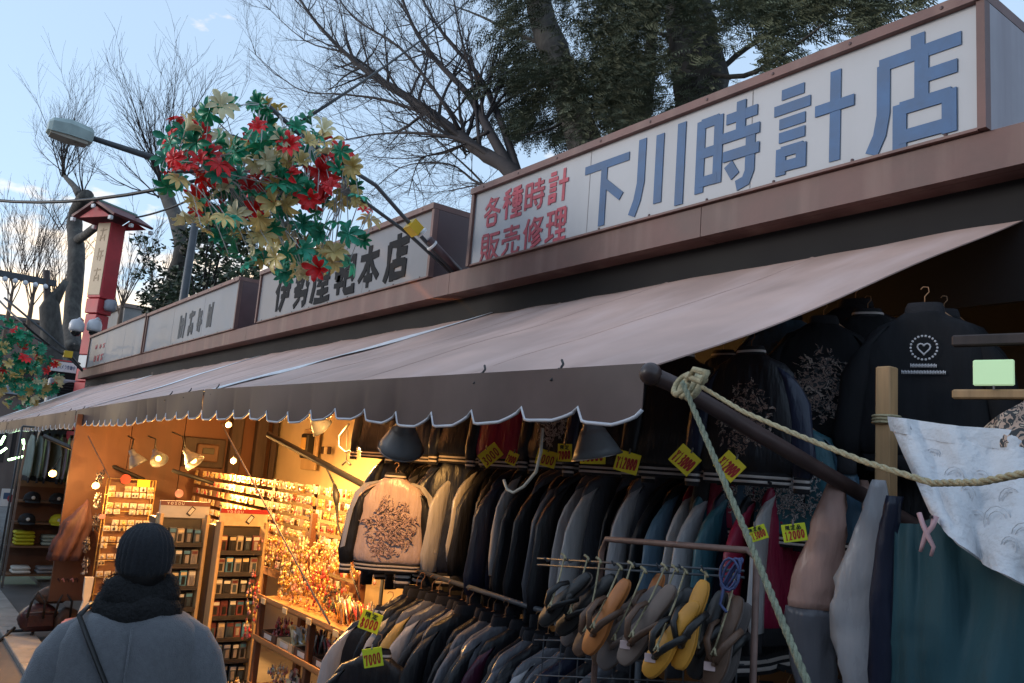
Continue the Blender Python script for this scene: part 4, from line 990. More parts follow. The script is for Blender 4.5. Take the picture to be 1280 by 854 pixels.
# middle rail: jackets hang edge-on to the street
rail((-4.3, 2.42, 1.955), (-1.45, 2.42, 1.955), 'upper clothes rail packed with jackets behind the sandals')
rng = random.Random(3); n = 34
seq = []
for i in range(n):
    f = i / n
    if f < .45: seq.append((rng.choice([S_black, S_black, S_navy, S_black]), rng.choice([S_black, S_navy, S_black, S_black, S_silver, S_plum, S_black, S_grey])))
    elif f < .85: seq.append((rng.choice([S_black, S_navy, S_grey, S_black]), rng.choice([S_silver, S_black, S_white, S_black, S_silver, S_grey, S_black, S_blue, S_black])))
    else: seq.append(((S_black, S_red), (S_red, S_white), (S_teal, S_silver), (S_navy, S_teal))[i % 4])
for i, (b, sl_) in enumerate(seq):
    jacket((-4.15 + i * .076 + rng.uniform(-.02, .02), 2.42 + rng.uniform(-.04, .03), 1.95), R(90 + rng.uniform(-8, 7)), b, sl_, f'{ORD[i]} jacket from the left on the upper rail, {cn[id(b)]} with {cn[id(sl_)]} sleeves', 'jackets edge-on along the upper rail', full=False, s=rng.uniform(.84, 1.04), tilt=rng.uniform(-.03, .03), rib=i % 2 == 0)
# lower rail at the left
rail((-3.5, 2.1, 1.34), (-2.0, 2.1, 1.30), 'lower clothes rail of hanging jackets left of the sandals')
for i in range(22):
    b = rng.choice([S_black, S_black, S_navy, S_black, S_grey]); sl_ = rng.choice([S_silver, S_black, S_white, S_black, S_gold, S_black, S_black, S_black]) if i < 9 else rng.choice([S_black, S_silver, S_grey, S_black, S_plum, S_black])
    jacket((-3.38 + i * .063 + rng.uniform(-.015, .015), 2.1 + rng.uniform(-.03, .03), 1.335 - i * .002), R(87 + rng.uniform(-8, 8)), b, sl_, f'{ORD[i]} jacket from the left on the lower rail, {cn[id(b)]} with {cn[id(sl_)]} sleeves', 'jackets edge-on along the lower rail', full=False, s=rng.uniform(.92, 1.02), rib=False)
# low rack at the right
rail((-1.95, 2.45, 1.26), (-.9, 2.45, 1.26), 'low clothes rail right of the sandal rack')
for i in range(8):
    b = rng.choice([S_black, S_navy]); sl_ = rng.choice([S_white, S_black, S_grey, S_black])
    jacket((-1.9 + i * .11, 2.45, 1.255), R(75 + rng.uniform(-25, 15)), b, sl_, f'{ORD[i]} {cn[id(b)]} jacket with {cn[id(sl_)]} sleeves on the low right rail', 'jackets on the low right rail', full=False, rib=False)
# high row shown face on, hems at head height
hi = [(-4.0, S_black, S_black, None), (-3.6, S_navy, S_black, None), (-3.2, S_black, S_navy, None), (-2.86, S_red, S_black, None), (-2.54, S_black, S_black, E_silver), (-2.22, S_black, S_navy, None), (-1.92, S_black, S_black, None), (-1.62, S_black, S_navy, E_dim)]
for i, (x, b, sl_, e) in enumerate(hi):
    jacket((x, 2.15 - .02 * (i % 2), 2.345), R(rng.uniform(2, 16)), b, sl_, f'{ORD[i]} from the left of the jackets hung high under the awning, {cn[id(b)]}', 'jackets hung high under the awning', s=.66, e=e)
rail((-4.2, 2.17, 2.352), (-1.5, 2.17, 2.352), 'high rail just under the near awning', .006, True)
# the silver jacket and its neighbours at the end of the rail
def at(px, py, y, dz=0): p = onY(px, py, y); p.z += dz; return p
JV = jacket(at(496, 580, 1.98), R(60), satin('pinkish_silver_satin', (.45, .345, .33), .28), S_black, 'silver satin jacket with black sleeves and pink embroidery, facing the viewer', s=.70, e=E_pink, tape=S_silver, v=0)
for ch_ in JV.children:
    if ch_.name.startswith('embroidery'): ch_.scale = (1.2, 1.02, 1.2); ch_.location = (0, -.004, .07)
jacket(at(525, 535, 2.32), R(48), S_black, S_black, 'large black jacket hanging right behind the silver one', s=.92, e=E_dim, v=1)
jacket(at(590, 545, 2.3), R(60), S_navy, S_navy, 'long navy jacket right of the silver one', s=1.0, v=2)
jacket(at(488, 742, 1.95), R(45), S_black, S_silver, 'black jacket with silver sleeves under the 8000 price tag', s=.95, v=1)
jacket(at(474, 795, 1.76), R(45), S_black, S_black, 'black jacket with white piping under the 7000 price tag', s=.85, v=2, e=E_dim)
# right of the rope: bright jackets, then those at the end
jacket(at(938, 600, 2.3, .24), R(20), S_red, S_black, 'crimson satin jacket with silver embroidery behind the green rope', s=.62, e=E_silver, v=0)
jacket(at(995, 605, 2.35, .24), R(25), S_teal, S_blue, 'teal satin jacket with silver embroidery behind the pipe arm', s=.62, e=E_silver, v=1)
JP = jacket(at(1055, 552, 2.62, .03), R(30), S_black, S_peach, 'black jacket with peach sleeves and red gold embroidery hanging by the wooden post', s=.82, e=E_red, v=2, nosl=True)
JS = jacket(at(1140, 556, 2.62, .03), R(14), S_black, S_silver, 'black jacket with silver sleeves behind the wooden post', s=.9, v=0, nosl=True)
jacket(at(985, 352, 2.62), R(20), S_blue, S_navy, 'steel blue jacket with gold floral embroidery high at the right', s=.8, e=E_gold, v=1, rib=False)
jacket(at(1070, 332, 2.72), R(22), S_black, S_black, 'black jacket with figure embroidery high behind the wooden post', s=.88, e=E_dim, v=2, rib=False)
S_bc = mat('black_cotton', (.011, .011, .013), .75, var=.25, scale=8, spec=.2, bump=.4, bscale=12, stretch=(2.2, 2.2, .5))
for k, (px, py, y, rz, m, e, l) in enumerate(((905, 425, 2.5, 5, S_navy, E_gold, 'navy jacket with gold floral embroidery beside the rope knot'), (1030, 372, 2.46, 32, S_bc, E_dim, 'black jacket with pale figure embroidery left of the wooden post'), (1085, 372, 2.62, 30, S_bc, E_pink, 'black jacket with pink embroidery behind the wooden post'), (1180, 372, 2.78, 40, S_bc, None, 'plain black jacket at the right end of the high row'))):
    jacket(at(px, py, y), R(rz), m, S_bc, l, s=.7, e=e, v=k % 3, rib=k % 2 == 0)
jb = jacket(at(1156, 352, 2.5), R(24), S_bc, S_bc, 'black jacket with white round crest high at the right', s=.8, v=0, rib=False)
# white round crest: ring of dots, heart and two lines of lettering
mb = MB()
for k in range(22):
    a = 2 * math.pi * k / 22; mb.sphere((.0 + .045 * math.cos(a), -.092, -.24 + .045 * math.sin(a)), (.0045, .003, .0045), 6, 4)
hp = [Vector((.022 * math.sin(a) ** 3, 0, .0015 * (13 * math.cos(a) - 5 * math.cos(2 * a) - 2 * math.cos(3 * a) - math.cos(4 * a)) - .002)) for a in [2 * math.pi * k / 20 for k in range(21)]]
mb.tube([Vector((0, -.092, -.24)) + p for p in hp], .003, 5)
for i, (z, w, nn) in enumerate(((-.315, .045, 9), (-.34, .075, 14))):
    for k in range(nn):
        strokes_mb(mb, [[(10, 5), (10, 95)], [(10, 50), (80, 50)], [(80, 20), (80, 95)]], lambda u, v, d: (u, -.088 - d, v), .003, .002, -w + k * 2 * w / nn, z, 2 * w / nn * .75, .016)
o = mb.build('crest', mat('white_thread', (.5, .48, .5), .6), jb, True); o['kind'] = 'stuff'

# ================================================================== price tags
m_tag = mat('yellow_card', (.86, .66, .03), .55, var=.05); m_lime = mat('lime_card', (.66, .72, .03), .55, var=.05); m_pen = mat('red_marker', (.42, .03, .02), .6, var=.1); m_ink = mat('black_marker', (.015, .015, .015), .6, var=0)
def price(px, py, y, txt, wpx, hpx, ang, face, label, m=None, top='', rotz=None):
    c = onY(px, py, y); depth = c.x * -.0 + Vector((c.x, c.y, c.z - CAM_H)).dot(fwd); k = depth / FPX
    w, h = wpx * k, hpx * k
    t = thing('price_tag', c, label, 'price tag', 'handwritten price tags', (0, 0, rotz if rotz is not None else face))
    Rm = Matrix.Rotation(R(ang), 3, 'Y')
    mb = MB(); mb.bevbox((0, 0, 0), (w, .003, h), .0012, Rm); mb.build('card', m or m_tag, t)
    n = len(txt); cw = w * .86 / n
    for i, ch in enumerate(txt):
        mb = MB(); strokes_mb(mb, GL[ch], lambda u, v, d: tuple(Rm @ Vector((u, -.0018 - d, v))), h * .075, .0006, -w * .43 + i * cw, -h * .42 + i * h * .02, cw * .86, h * (.52 if top else .62)); mb.build('digit', m_pen, t)
    if top:
        cw = w * .7 / len(top)
        for i, ch in enumerate(top):
            mb = MB(); strokes_mb(mb, GL[ch], lambda u, v, d: tuple(Rm @ Vector((u, -.0018 - d, v))), h * .035, .0006, -w * .35 + i * cw, h * .18, cw * .8, h * .24); mb.build('note', m_ink, t)
    mb = MB(); mb.tube([Rm @ Vector((0, -.002, h * .42)), Rm @ Vector((.0, .0, h * .5)) + Vector((0, .008, .012))], .0035, 6); mb.build('clip', m_steel, t)
    return t
F = R(38)
for a in ((488, 566, 2.2, '5000', 32, 20, 4, F, 'yellow tag reading 5000 above the silver jacket'), (470, 688, 1.92, '5000', 27, 22, -38, R(50), 'yellow tag reading 5000 pinned to the silver jacket cuff'),
          (613, 569, 2.06, '3000', 28, 20, -42, F, 'yellow tag by the crimson hem left of the hanging loop'), (640, 573, 2.06, '2000', 14, 16, 20, F, 'narrow yellow tag half hidden left of the hanging loop'), (683, 573, 2.06, '3000', 26, 20, 12, F, 'yellow tag reading 3000 beside the hanging loop'),
          (706, 566, 2.06, '7000', 18, 22, -2, F, 'narrow yellow tag with black notes left of the lamp shade', None, '限定'), (741, 568, 2.02, '13000', 32, 24, -3, F, 'yellow tag reading 13000 under the grey lamp shade', None, '限定'),
          (784, 578, 2.05, '¥12000', 30, 26, 12, F, 'yellow tag reading 12000, level, left of the green rope'), (856, 575, 2.04, '¥13000', 31, 28, 40, F, 'yellow tag reading 13000 set as a diamond left of the green rope'),
          (912, 583, 2.02, '¥12000', 30, 28, 42, F, 'yellow tag reading 12000 set as a diamond right of the green rope'), (988, 570, 2.25, '8000', 32, 26, -12, F, 'yellow tag half hidden behind the brown pipe arm'), (500, 690, 2.4, '', 1, 1, 0, F, '')):
    if a[3]: price(*a[:8], a[8], *(a[9:] if len(a) > 9 else ()))
price(946, 667, 2.12, '¥13000', 25, 18, -22, F, 'lime tag reading 13000 on the crimson jacket', m_lime, '限定品'); price(993, 666, 2.16, '12000', 29, 22, -12, F, 'lime tag reading 12000 on the teal jacket', m_lime, '限定品')
price(463, 777, 1.82, '8000', 27, 24, 14, R(48), 'lime tag reading 8000 at the collar of the black and silver jacket', m_lime, '限定'); price(466, 822, 1.66, '7000', 25, 23, -14, R(48), 'lime tag reading 7000 on the piped black jacket', m_lime)
# ================================================================== ropes, post, draped clothes at the right end
m_rope = mat('green_grey_rope', (.20, .215, .15), .85, var=.2, scale=60, stretch=(1, 1, 1), bump=.5, bscale=160); m_rope2 = mat('straw_rope', (.36, .31, .19), .85, var=.2, scale=60, bump=.5, bscale=160)
def twist(mb, pts, r, turns=60):
    pts = [Vector(p) for p in pts]; dense = []
    for i in range(len(pts) - 1):
        for k in range(max(4, int(turns / (len(pts) - 1)))): dense.append(pts[i].lerp(pts[i + 1], k / max(4, int(turns / (len(pts) - 1)))))
    dense.append(pts[-1])
    for ph in (0, 2.09, 4.19):
        out = []
        for i, p in enumerate(dense):
            t = (dense[min(i + 1, len(dense) - 1)] - dense[max(0, i - 1)]).normalized(); u = t.orthogonal().normalized(); w = t.cross(u); a = i * .9 + ph
            out.append(p + (u * math.cos(a) + w * math.sin(a)) * r * .5)
        mb.tube(out, r * .62, 5)
corner = Vector((-1.515, 1.585, 2.09))
rp = thing('guy_rope', corner, 'green-grey rope running steeply down from the awning corner knot', 'rope')
g0 = onY(853, 478, 1.56); g1 = onY(930, 660, 1.42); g2 = onY(1012, 860, 1.28); g3 = g2 + (g2 - g1) * 2.6
mb = MB(); twist(mb, [g0, g1, g2, g3], .0068, 130); rel(mb.build('strand', m_rope, smooth=True), rp)
mb = MB()
for k in range(3):
    c0 = onY(850 + k * 7, 478 + k * 2, 1.59); a = Vector((.16, .9, -.38)).normalized(); u = a.orthogonal().normalized(); w = a.cross(u)
    mb.tube([c0 + (u * math.cos(t) + w * math.sin(t)) * .031 + a * t * .003 for t in [i * .45 for i in range(15)]], .0085, 6)
mb.tube([onY(858, 470, 1.54), onY(878, 478, 1.5), onY(884, 466, 1.5), onY(868, 462, 1.52), onY(860, 476, 1.53)], .008, 6)
rel(mb.build('knot', m_rope2, smooth=True), rp)
rp2 = thing('slack_rope', onY(880, 488, 1.5), 'thin straw rope looping from the awning corner to the right edge', 'rope')
mb = MB(); twist(mb, [onY(878, 484, 1.55), onY(930, 515, 1.5), onY(1000, 545, 1.42), onY(1080, 577, 1.33), onY(1165, 604, 1.25), onY(1225, 603, 1.2), onY(1300, 588, 1.15)], .0052, 90); rel(mb.build('strand', m_rope2, smooth=True), rp2)
wp = thing('wooden_post', (onY(1104, 600, 2.28).x, 2.3, 0), 'raw square timber post standing among the jackets at the right', 'post')
pt = onY(1104, 458, 2.28)
mb = MB(); mb.bevbox((pt.x, 2.3, pt.z / 2), (.045, .045, pt.z), .003); rel(mb.build('timber', m_wood), wp)
mb = MB(); zc = onY(1104, 528, 2.28).z
for k in range(3): mb.tube([Vector((pt.x + .035 * math.cos(a) * 1.05, 2.3 + .035 * math.sin(a) * 1.05, zc + k * .009)) for a in [i * .6 for i in range(12)]], .004, 5)
rel(mb.build('rope_binding', m_rope2, smooth=True), wp)
def cloth(name, poly_top, poly_bot, ytop, ybot, m, label, cat, nu=26, nv=22, fold=.02, seed=0, thick=.006, bulge=.03):
    """a hanging cloth between a surveyed top edge and bottom edge"""
    def along(pl, u):
        s = u * (len(pl) - 1); i = min(len(pl) - 2, int(s)); f = s - i; return (pl[i][0] * (1 - f) + pl[i + 1][0] * f, pl[i][1] * (1 - f) + pl[i + 1][1] * f)
    P = []
    for j in range(nv + 1):
        v = j / nv; rowp = []
        for i in range(nu + 1):
            u = i / nu; a = along(poly_top, u); b = along(poly_bot, u)
            px, py = a[0] + (b[0] - a[0]) * v, a[1] + (b[1] - a[1]) * v
            y = ytop + (ybot - ytop) * v + fold * (wob(u * 4 + seed, v * 1.4) + .5 * wob(u * 9, v * 3 + seed) + .35 * math.sin(u * 11 + v * 4 + 2 * wob(u * 2, v * 2, seed))) - bulge * math.sin(math.pi * u)
            rowp.append(onY(px, py, y))
        P.append(rowp)
    t = thing(name, onY(*poly_top[0], ytop), label, cat); mb = MB(); mb.grid(P, thick); rel(mb.build('cloth', m, smooth=True), t); return t, P
m_wcl = mat('white_quilted_cotton', (.60, .60, .62), .8, var=.07, scale=5, bump=1.0, bscale=38, sheen=.2)
cl, P = cloth('embroidered_cloth', [(1112, 524), (1150, 530), (1200, 537), (1250, 540), (1300, 546)], [(1165, 640), (1195, 680), (1232, 706), (1270, 728), (1310, 745)], 2.24, 2.06, m_wcl, 'white embroidered cotton jacket draped over the teal one at the right edge', 'cloth', fold=.06, seed=3, bulge=.02)
mb = MB()       # dark blanket stitches along the folded top edge
for k in range(9):
    a = Vector(P[1][2 + k * 2]); mb.tube([a + Vector((0, -.004, .006)), a + Vector((.008, -.008, -.008))], .0016, 4)
o = rel(mb.build('blanket_stitch', mat('navy_thread', (.02, .025, .05), .8)), cl); o['kind'] = 'stuff'
mb = MB(); mb.grid([[Vector(q) + Vector((0, -.004, .006)) for q in P[0]], [Vector(q) + Vector((0, -.010, .0)) for q in P[1]], [Vector(q) + Vector((0, -.008, -.010)) for q in P[2]]], .004); rel(mb.build('folded_edge', m_wcl, smooth=True), cl)
mb = MB()
for (u0, v0, s_) in ((17, 14, 1), (20, 10, .8), (13, 15, .7), (22, 15, .9), (10, 9, .8), (15, 8, .7), (23, 19, .8), (19, 17, .6), (7, 6, .6), (12, 11, .6)):   # raised quilted scrolls
    c0 = Vector(P[v0][u0]); mb.tube([c0 + Vector((s_ * .034 * math.cos(a) * (1 - a / 22), -.003, s_ * .042 * math.sin(a) * (1 - a / 22))) for a in [i * .5 for i in range(28)]], .0013, 5)
o = rel(mb.build('quilted_scroll', m_wcl, smooth=True), cl); o['kind'] = 'stuff'
cloth('teal_cloth', [(1118, 655), (1150, 655), (1185, 640), (1240, 650), (1310, 660)], [(1112, 1000), (1150, 1010), (1200, 1020), (1250, 1020), (1320, 1020)], 2.2, 2.14, satin('deep_teal_cotton', (.020, .068, .084), .65), 'plain deep teal jacket back filling the lower right corner', 'jacket', fold=.04, seed=8, bulge=.03)
def relm(o, t):
    o.parent = t; o.matrix_parent_inverse = Matrix.LocRotScale(t.location, t.rotation_euler, t.scale).inverted(); return o
def sleeve(t, pix, y, ws, m, seed):
    """long hanging satin sleeve through surveyed points, flattened and creased"""
    mb = MB(); rings = []; N_ = 16; C = []
    for i in range(len(pix) - 1):
        for k in range(5): f = k / 5; C.append((pix[i][0] * (1 - f) + pix[i + 1][0] * f, pix[i][1] * (1 - f) + pix[i + 1][1] * f, ws[i] * (1 - f) + ws[i + 1] * f))
    C.append((*pix[-1], ws[-1]))
    for j, (px, py, w) in enumerate(C):
        c = onY(px, py, y); k = Vector((c.x, c.y, c.z - CAM_H)).dot(fwd) / FPX; r = w * k
        vx = Vector((.86, .5, 0)); vy = Vector((.5, -.86, 0)); rg = []
        for i in range(N_):
            a = 2 * math.pi * i / N_; q = 1 + .26 * wob(math.cos(a) * 2.2, j * .4 + seed, math.sin(a) * 2.2) + .12 * wob(a * 2.5, j * .9, seed)
            rg.append(c + vx * math.cos(a) * r * q + vy * math.sin(a) * r * .5 * q)
        rings.append(rg)
    mb.loft(rings); relm(mb.build('sleeve', m, smooth=True), t)
sleeve(JP, [(1046, 600), (1036, 655), (1022, 715), (1012, 760)], 2.26, [10, 20, 27, 28], S_peach, 1)
sleeve(JP, [(1012, 760), (1012, 810), (1024, 880), (1030, 940)], 2.26, [28, 27, 22, 18], S_grey, 2)
sleeve(JP, [(1078, 600), (1088, 650), (1082, 720)], 2.5, [6, 10, 12], S_peach, 3)
sleeve(JS, [(1098, 600), (1094, 650), (1080, 715), (1072, 770), (1084, 850), (1095, 950)], 2.22, [8, 18, 30, 33, 30, 22], S_silver, 4)
sleeve(JS, [(1118, 620), (1110, 680), (1104, 760), (1104, 860), (1104, 960)], 2.18, [9, 14, 16, 16, 15], S_navy, 5)
cloth('patterned_scarf', [(1222, 545), (1250, 520), (1300, 490)], [(1222, 560), (1260, 560), (1310, 560)], 2.3, 2.26, emb('peach_black_floral', [(.02, .02, .02), (.45, .30, .22), (.03, .03, .03), (.5, .38, .28)], 22), 'peach and black patterned scarf at the right edge', 'scarf', 12, 8, .02, 9)
# pink animal clip
pc = onY(1160, 650, 2.03); ck = thing('pink_clip', pc, 'small pink clip hanging on the white cloth', 'clip')
m_pink = mat('pink_plastic', (.50, .30, .31), .5, var=.1)
mb = MB(); k = .0018
mb.tube([Vector((-12 * k, 0, 8 * k)), Vector((-6 * k, -.004, -6 * k)), Vector((0, -.006, -16 * k)), Vector((-6 * k, -.006, -34 * k)), Vector((-9 * k, -.004, -42 * k))], [.006, .006, .0075, .005, .004], 7)
mb.tube([Vector((10 * k, 0, 6 * k)), Vector((7 * k, -.004, -8 * k)), Vector((0, -.007, -18 * k)), Vector((9 * k, -.006, -34 * k)), Vector((5 * k, -.004, -46 * k))], [.008, .006, .0075, .005, .004], 7)
mb.build('clip_arms', m_pink, ck, True)
mb = MB(); mb.lathe([(.0015, -.004), (.004, -.004), (.004, .004), (.0015, .004)], (.013, -.008, .008), 10, Matrix.Rotation(R(90), 3, 'X')); mb.build('eye_ring', m_ink, ck)
# lit green panel: a small window given its own glow
gp = thing('glowing_panel', onY(1242, 466, 2.3), 'small glowing pale green window panel in the dark at the right edge', 'sign', rot=(0, 0, R(15)))
mb = MB(); mb.bevbox((0, 0, 0), (.095, .01, .068), .003); mb.build('panel', mat('green_glow_panel', (.4, .6, .35), .5, var=0, emit=(.62, .85, .5), estr=.10), gp)
mb = MB(); mb.bevbox((0, .02, -.055), (.2, .03, .025), .004); mb.build('ledge', m_wood, gp)
mb = MB(); mb.bevbox((0, .02, .09), (.2, .03, .03), .004); mb.build('ledge', m_post, gp)
mb = MB(); mb.tube([(.0, .0, -.045), (0, .0, -.033)], .003, 5); mb.build('peg', m_steel, gp)

# ================================================================== sandals on their rack
YR = 1.72
rk = thing('sandal_rack', (onY(850, 690, YR).x, YR, 0), 'rusty tube rack hung with sandals', 'rack')
A0 = onY(752, 690, YR); A1 = onY(758, 674, YR); A2 = onY(935, 688, YR); A3 = onY(946, 700, YR); A4 = onY(940, 854, YR)
A4 = Vector((A3.x, YR, 0.06))
mb = MB(); mb.tube([(A0.x, YR, .06), A0, A1, A2, A3, A4], [.0085] * 6, 10); rel(mb.build('frame', m_rust, smooth=True), rk)
for z0 in (698, 706):
    B0 = onY(672, z0, YR - .02); B1 = onY(930, z0 + 16, YR - .02); mb = MB(); mb.tube([B0, B1], .0035, 6); rel(mb.build('hook_bar', m_arm, smooth=True), rk)
for k in range(9):
    p = onY(690 + k * 28, 702 + k * 1.6, YR - .01); mb = MB(); mb.tube([p + Vector((0, 0, .006)), p + Vector((0, -.02, 0)), p + Vector((0, -.03, .012))], .0025, 5); rel(mb.build('hook', m_arm), rk)
for k in range(5):
    p = onY(668, 800 + k * 22, YR + .06); q = onY(930, 806 + k * 25, YR + .06); mb = MB(); mb.tube([p, q], .0022, 5); rel(mb.build('grid_wire', m_arm), rk)
for k in range(12):
    p = onY(680 + k * 22, 795, YR + .065); mb = MB(); mb.tube([p, p - Vector((0, 0, .45))], .0022, 5); rel(mb.build('grid_wire', m_arm), rk)
def sole_out(n=26):
    out = []
    for k in range(n):
        t = 2 * math.pi * k / n; l = -math.cos(t) * .5 + .5      # 0 heel .. 1 toe
        w = .30 + .09 * l - .11 * math.exp(-((l - .42) / .2) ** 2) + .04 * math.exp(-((l - .72) / .2) ** 2)
        s = math.sin(t); out.append((l, w * (abs(s) ** .62) * (1 if s > 0 else -1) * .9 + .03 * math.sin(l * 3)))
    return out
def sandal(heel, toe, nrm, foot, sole, strap, label, cord=None, tagc=False, braid=False, L=None):
    """lies along heel -> toe, sole thickness against nrm"""
    d = (toe - heel); L = d.length; d.normalize(); nrm = (nrm - d * nrm.dot(d)).normalized(); sd_ = d.cross(nrm)
    t = thing('sandal', heel, label, 'sandal', 'sandals on the rack')
    d0 = d; toe = toe + d0 * L * .10; heel = heel - d0 * L * .06; L *= 1.16; W = L * .40
    def pt(l, w, h): return heel + d * (l * L) + sd_ * (w * W) + nrm * h
    so = sole_out()
    mb = MB(); mb.loft([[pt(l * .97 + .015, w * .93, 0) for l, w in so], [pt(l, w, .004) for l, w in so], [pt(l, w, .010) for l, w in so]]); rel(mb.build('sole', sole, smooth=True), t)
    mb = MB(); mb.loft([[pt(l, w, .0105) for l, w in so], [pt(l, w, .017) for l, w in so], [pt(l * .965 + .0175, w * .93, .0205) for l, w in so]]); rel(mb.build('footbed', foot, smooth=True), t)
    for s_ in (-1, 1):
        pts = [pt(.76, 0, .02), pt(.70, s_ * .10, .045), pt(.55, s_ * .27, .055), pt(.40, s_ * .37, .035), pt(.33, s_ * .36, .012)]
        mb = MB(); mb.tube(pts, [.006, .009, .010, .009, .008] if not braid else [.007, .010, .012, .010, .009], 7, squash=.6); rel(mb.build('strap', strap, smooth=True), t)
    mb = MB(); mb.tube([pt(.76, 0, .016), pt(.765, 0, .034)], .005, 6); rel(mb.build('toe_post', strap), t)
    if cord is not None:
        a = pt(.60, 0, .05); mb = MB(); mb.tube([a, a.lerp(cord, .5) + Vector((.004, 0, 0)), cord], .0026, 5); mb.tube([cord + Vector((-.012, -.004, .006)), cord, cord + Vector((.012, -.006, -.008))], .004, 5); mb.tube([a + Vector((-.006, -.006, -.016)), a, a + Vector((.009, -.008, -.014))], .004, 5)
        rel(mb.build('cord', m_rope2, smooth=True), t)
    if tagc:
        c = pt(.80, .1, .028); mb = MB(); mb.bevbox(c, (.026, .002, .02), .0008, (0, 0, R(35))); rel(mb.build('paper_tag', mat('pink_paper_tag', (.55, .40, .38), .7)), t)
    return t
m_lb = mat('black_leather', (.014, .013, .013), .45, var=.2, bump=.2); m_lbr = mat('brown_leather', (.11, .06, .038), .55, var=.3, bump=.2); m_lt = mat('tan_leather', (.50, .17, .045), .5, var=.25); m_ltg = mat('taupe_cloth', (.15, .11, .09), .7, var=.25); m_ly = mat('yellow_ochre_sole', (.56, .25, .03), .5, var=.2); m_lg = mat('grey_sole', (.12, .10, .095), .7, var=.2)
SN = [((738, 722), (684, 776), 1.66, m_lb, m_ltg, m_lb, 'black strapped sandal, leftmost on the rack', (706, 695), False), ((768, 725), (706, 786), 1.70, m_lb, m_lb, m_lb, 'black sandal, second from the left', (735, 697), False),
      ((782, 740), (728, 812), 1.68, m_lbr, m_lg, m_lbr, 'dark brown braided sandal next to the black pair', (750, 700), False), ((785, 730), (740, 810), 1.63, m_lt, m_lt, m_lbr, 'tan leather sandal with brown strap', (776, 708), False),
      ((826, 740), (760, 826), 1.69, m_lg, m_lbr, m_ltg, 'dark grey sandal with patterned straps right of the tan one', (806, 712), False), ((842, 738), (785, 822), 1.63, m_ltg, m_lg, m_lbr, 'taupe sandal with paper tag in the middle of the rack', (832, 708), True),
      ((828, 722), (800, 790), 1.74, m_lt, m_lt, m_lbr, 'tan sandal half hidden behind the taupe one', None, False), ((866, 742), (800, 815), 1.68, m_lb, m_lb, m_lb, 'black sandal left of the yellow pair', None, False),
      ((872, 758), (816, 838), 1.60, m_ly, m_ly, m_lb, 'yellow ochre sandal with broad black strap, front of its pair', (857, 713), True), ((882, 732), (852, 828), 1.64, m_ly, m_ly, m_lb, 'yellow ochre sandal, rear of its pair', None, False),
      ((905, 745), (872, 840), 1.70, m_lb, m_lb, m_lb, 'black sandal right of the yellow pair', (882, 716), False), ((925, 752), (893, 850), 1.70, m_lbr, m_lg, m_lbr, 'dark brown sandal at the right end of the rack', (920, 720), True), ((915, 748), (884, 845), 1.75, m_lbr, m_lb, m_lb, 'dark sandal squeezed behind the right end of the rack', None, False)]
SN += [((762, 735), (712, 800), 1.75, m_lg, m_lg, m_lbr, 'grey sandal deep between the black and brown ones', None, False), ((806, 745), (752, 822), 1.76, m_lbr, m_lbr, m_lb, 'brown sandal hidden behind the tan one', (790, 705), False), ((852, 745), (812, 800), 1.76, m_lt, m_lbr, m_ltg, 'tan sandal peeping out left of the yellow pair', (845, 710), False), ((935, 760), (905, 850), 1.76, m_lg, m_lg, m_lb, 'grey sandal rearmost at the right end', None, False)]
for (h, tt, y, f, s_, st, lab, cd, tg) in SN:
    sandal(onY(*h, y), onY(*tt, y - .05), Vector((.25, -.9, .35)), f, s_, st, lab, onY(*cd, YR - .02) if cd else None, tg, 'braid' in lab)
# blue cord bundle
bc = thing('cord_bundle', onY(912, 700, 1.66), 'bundle of blue cord tied at the right of the sandal rack', 'cord'); mb = MB()
for k in range(4):
    pts = [onY(912 + 12 * math.cos(a + k) + k * 1.5, 718 + 20 * math.sin(a + k * .4), 1.66 + .004 * k) for a in [i * .52 for i in range(13)]]
    mb.tube(pts, .0034, 5)
mb.tube([onY(905, 735, 1.66), onY(900, 755, 1.66), onY(908, 765, 1.65)], .004, 5); rel(mb.build('loops', mat('blue_cord', (.05, .07, .17), .7), smooth=True), bc)
# white electric loop hanging from the valance
lp = thing('hanging_hose', onY(680, 545, 1.85), 'pale hose looping down below the valance', 'hose'); mb = MB()
mb.tube([onY(678, 535, 1.8), onY(676, 565, 1.8), onY(670, 590, 1.8), onY(655, 608, 1.8), onY(642, 616, 1.8), onY(634, 612, 1.8), onY(630, 600, 1.8)], .0055, 8); rel(mb.build('tube', mat('pale_rubber_hose', (.48, .45, .38), .5), smooth=True), lp)
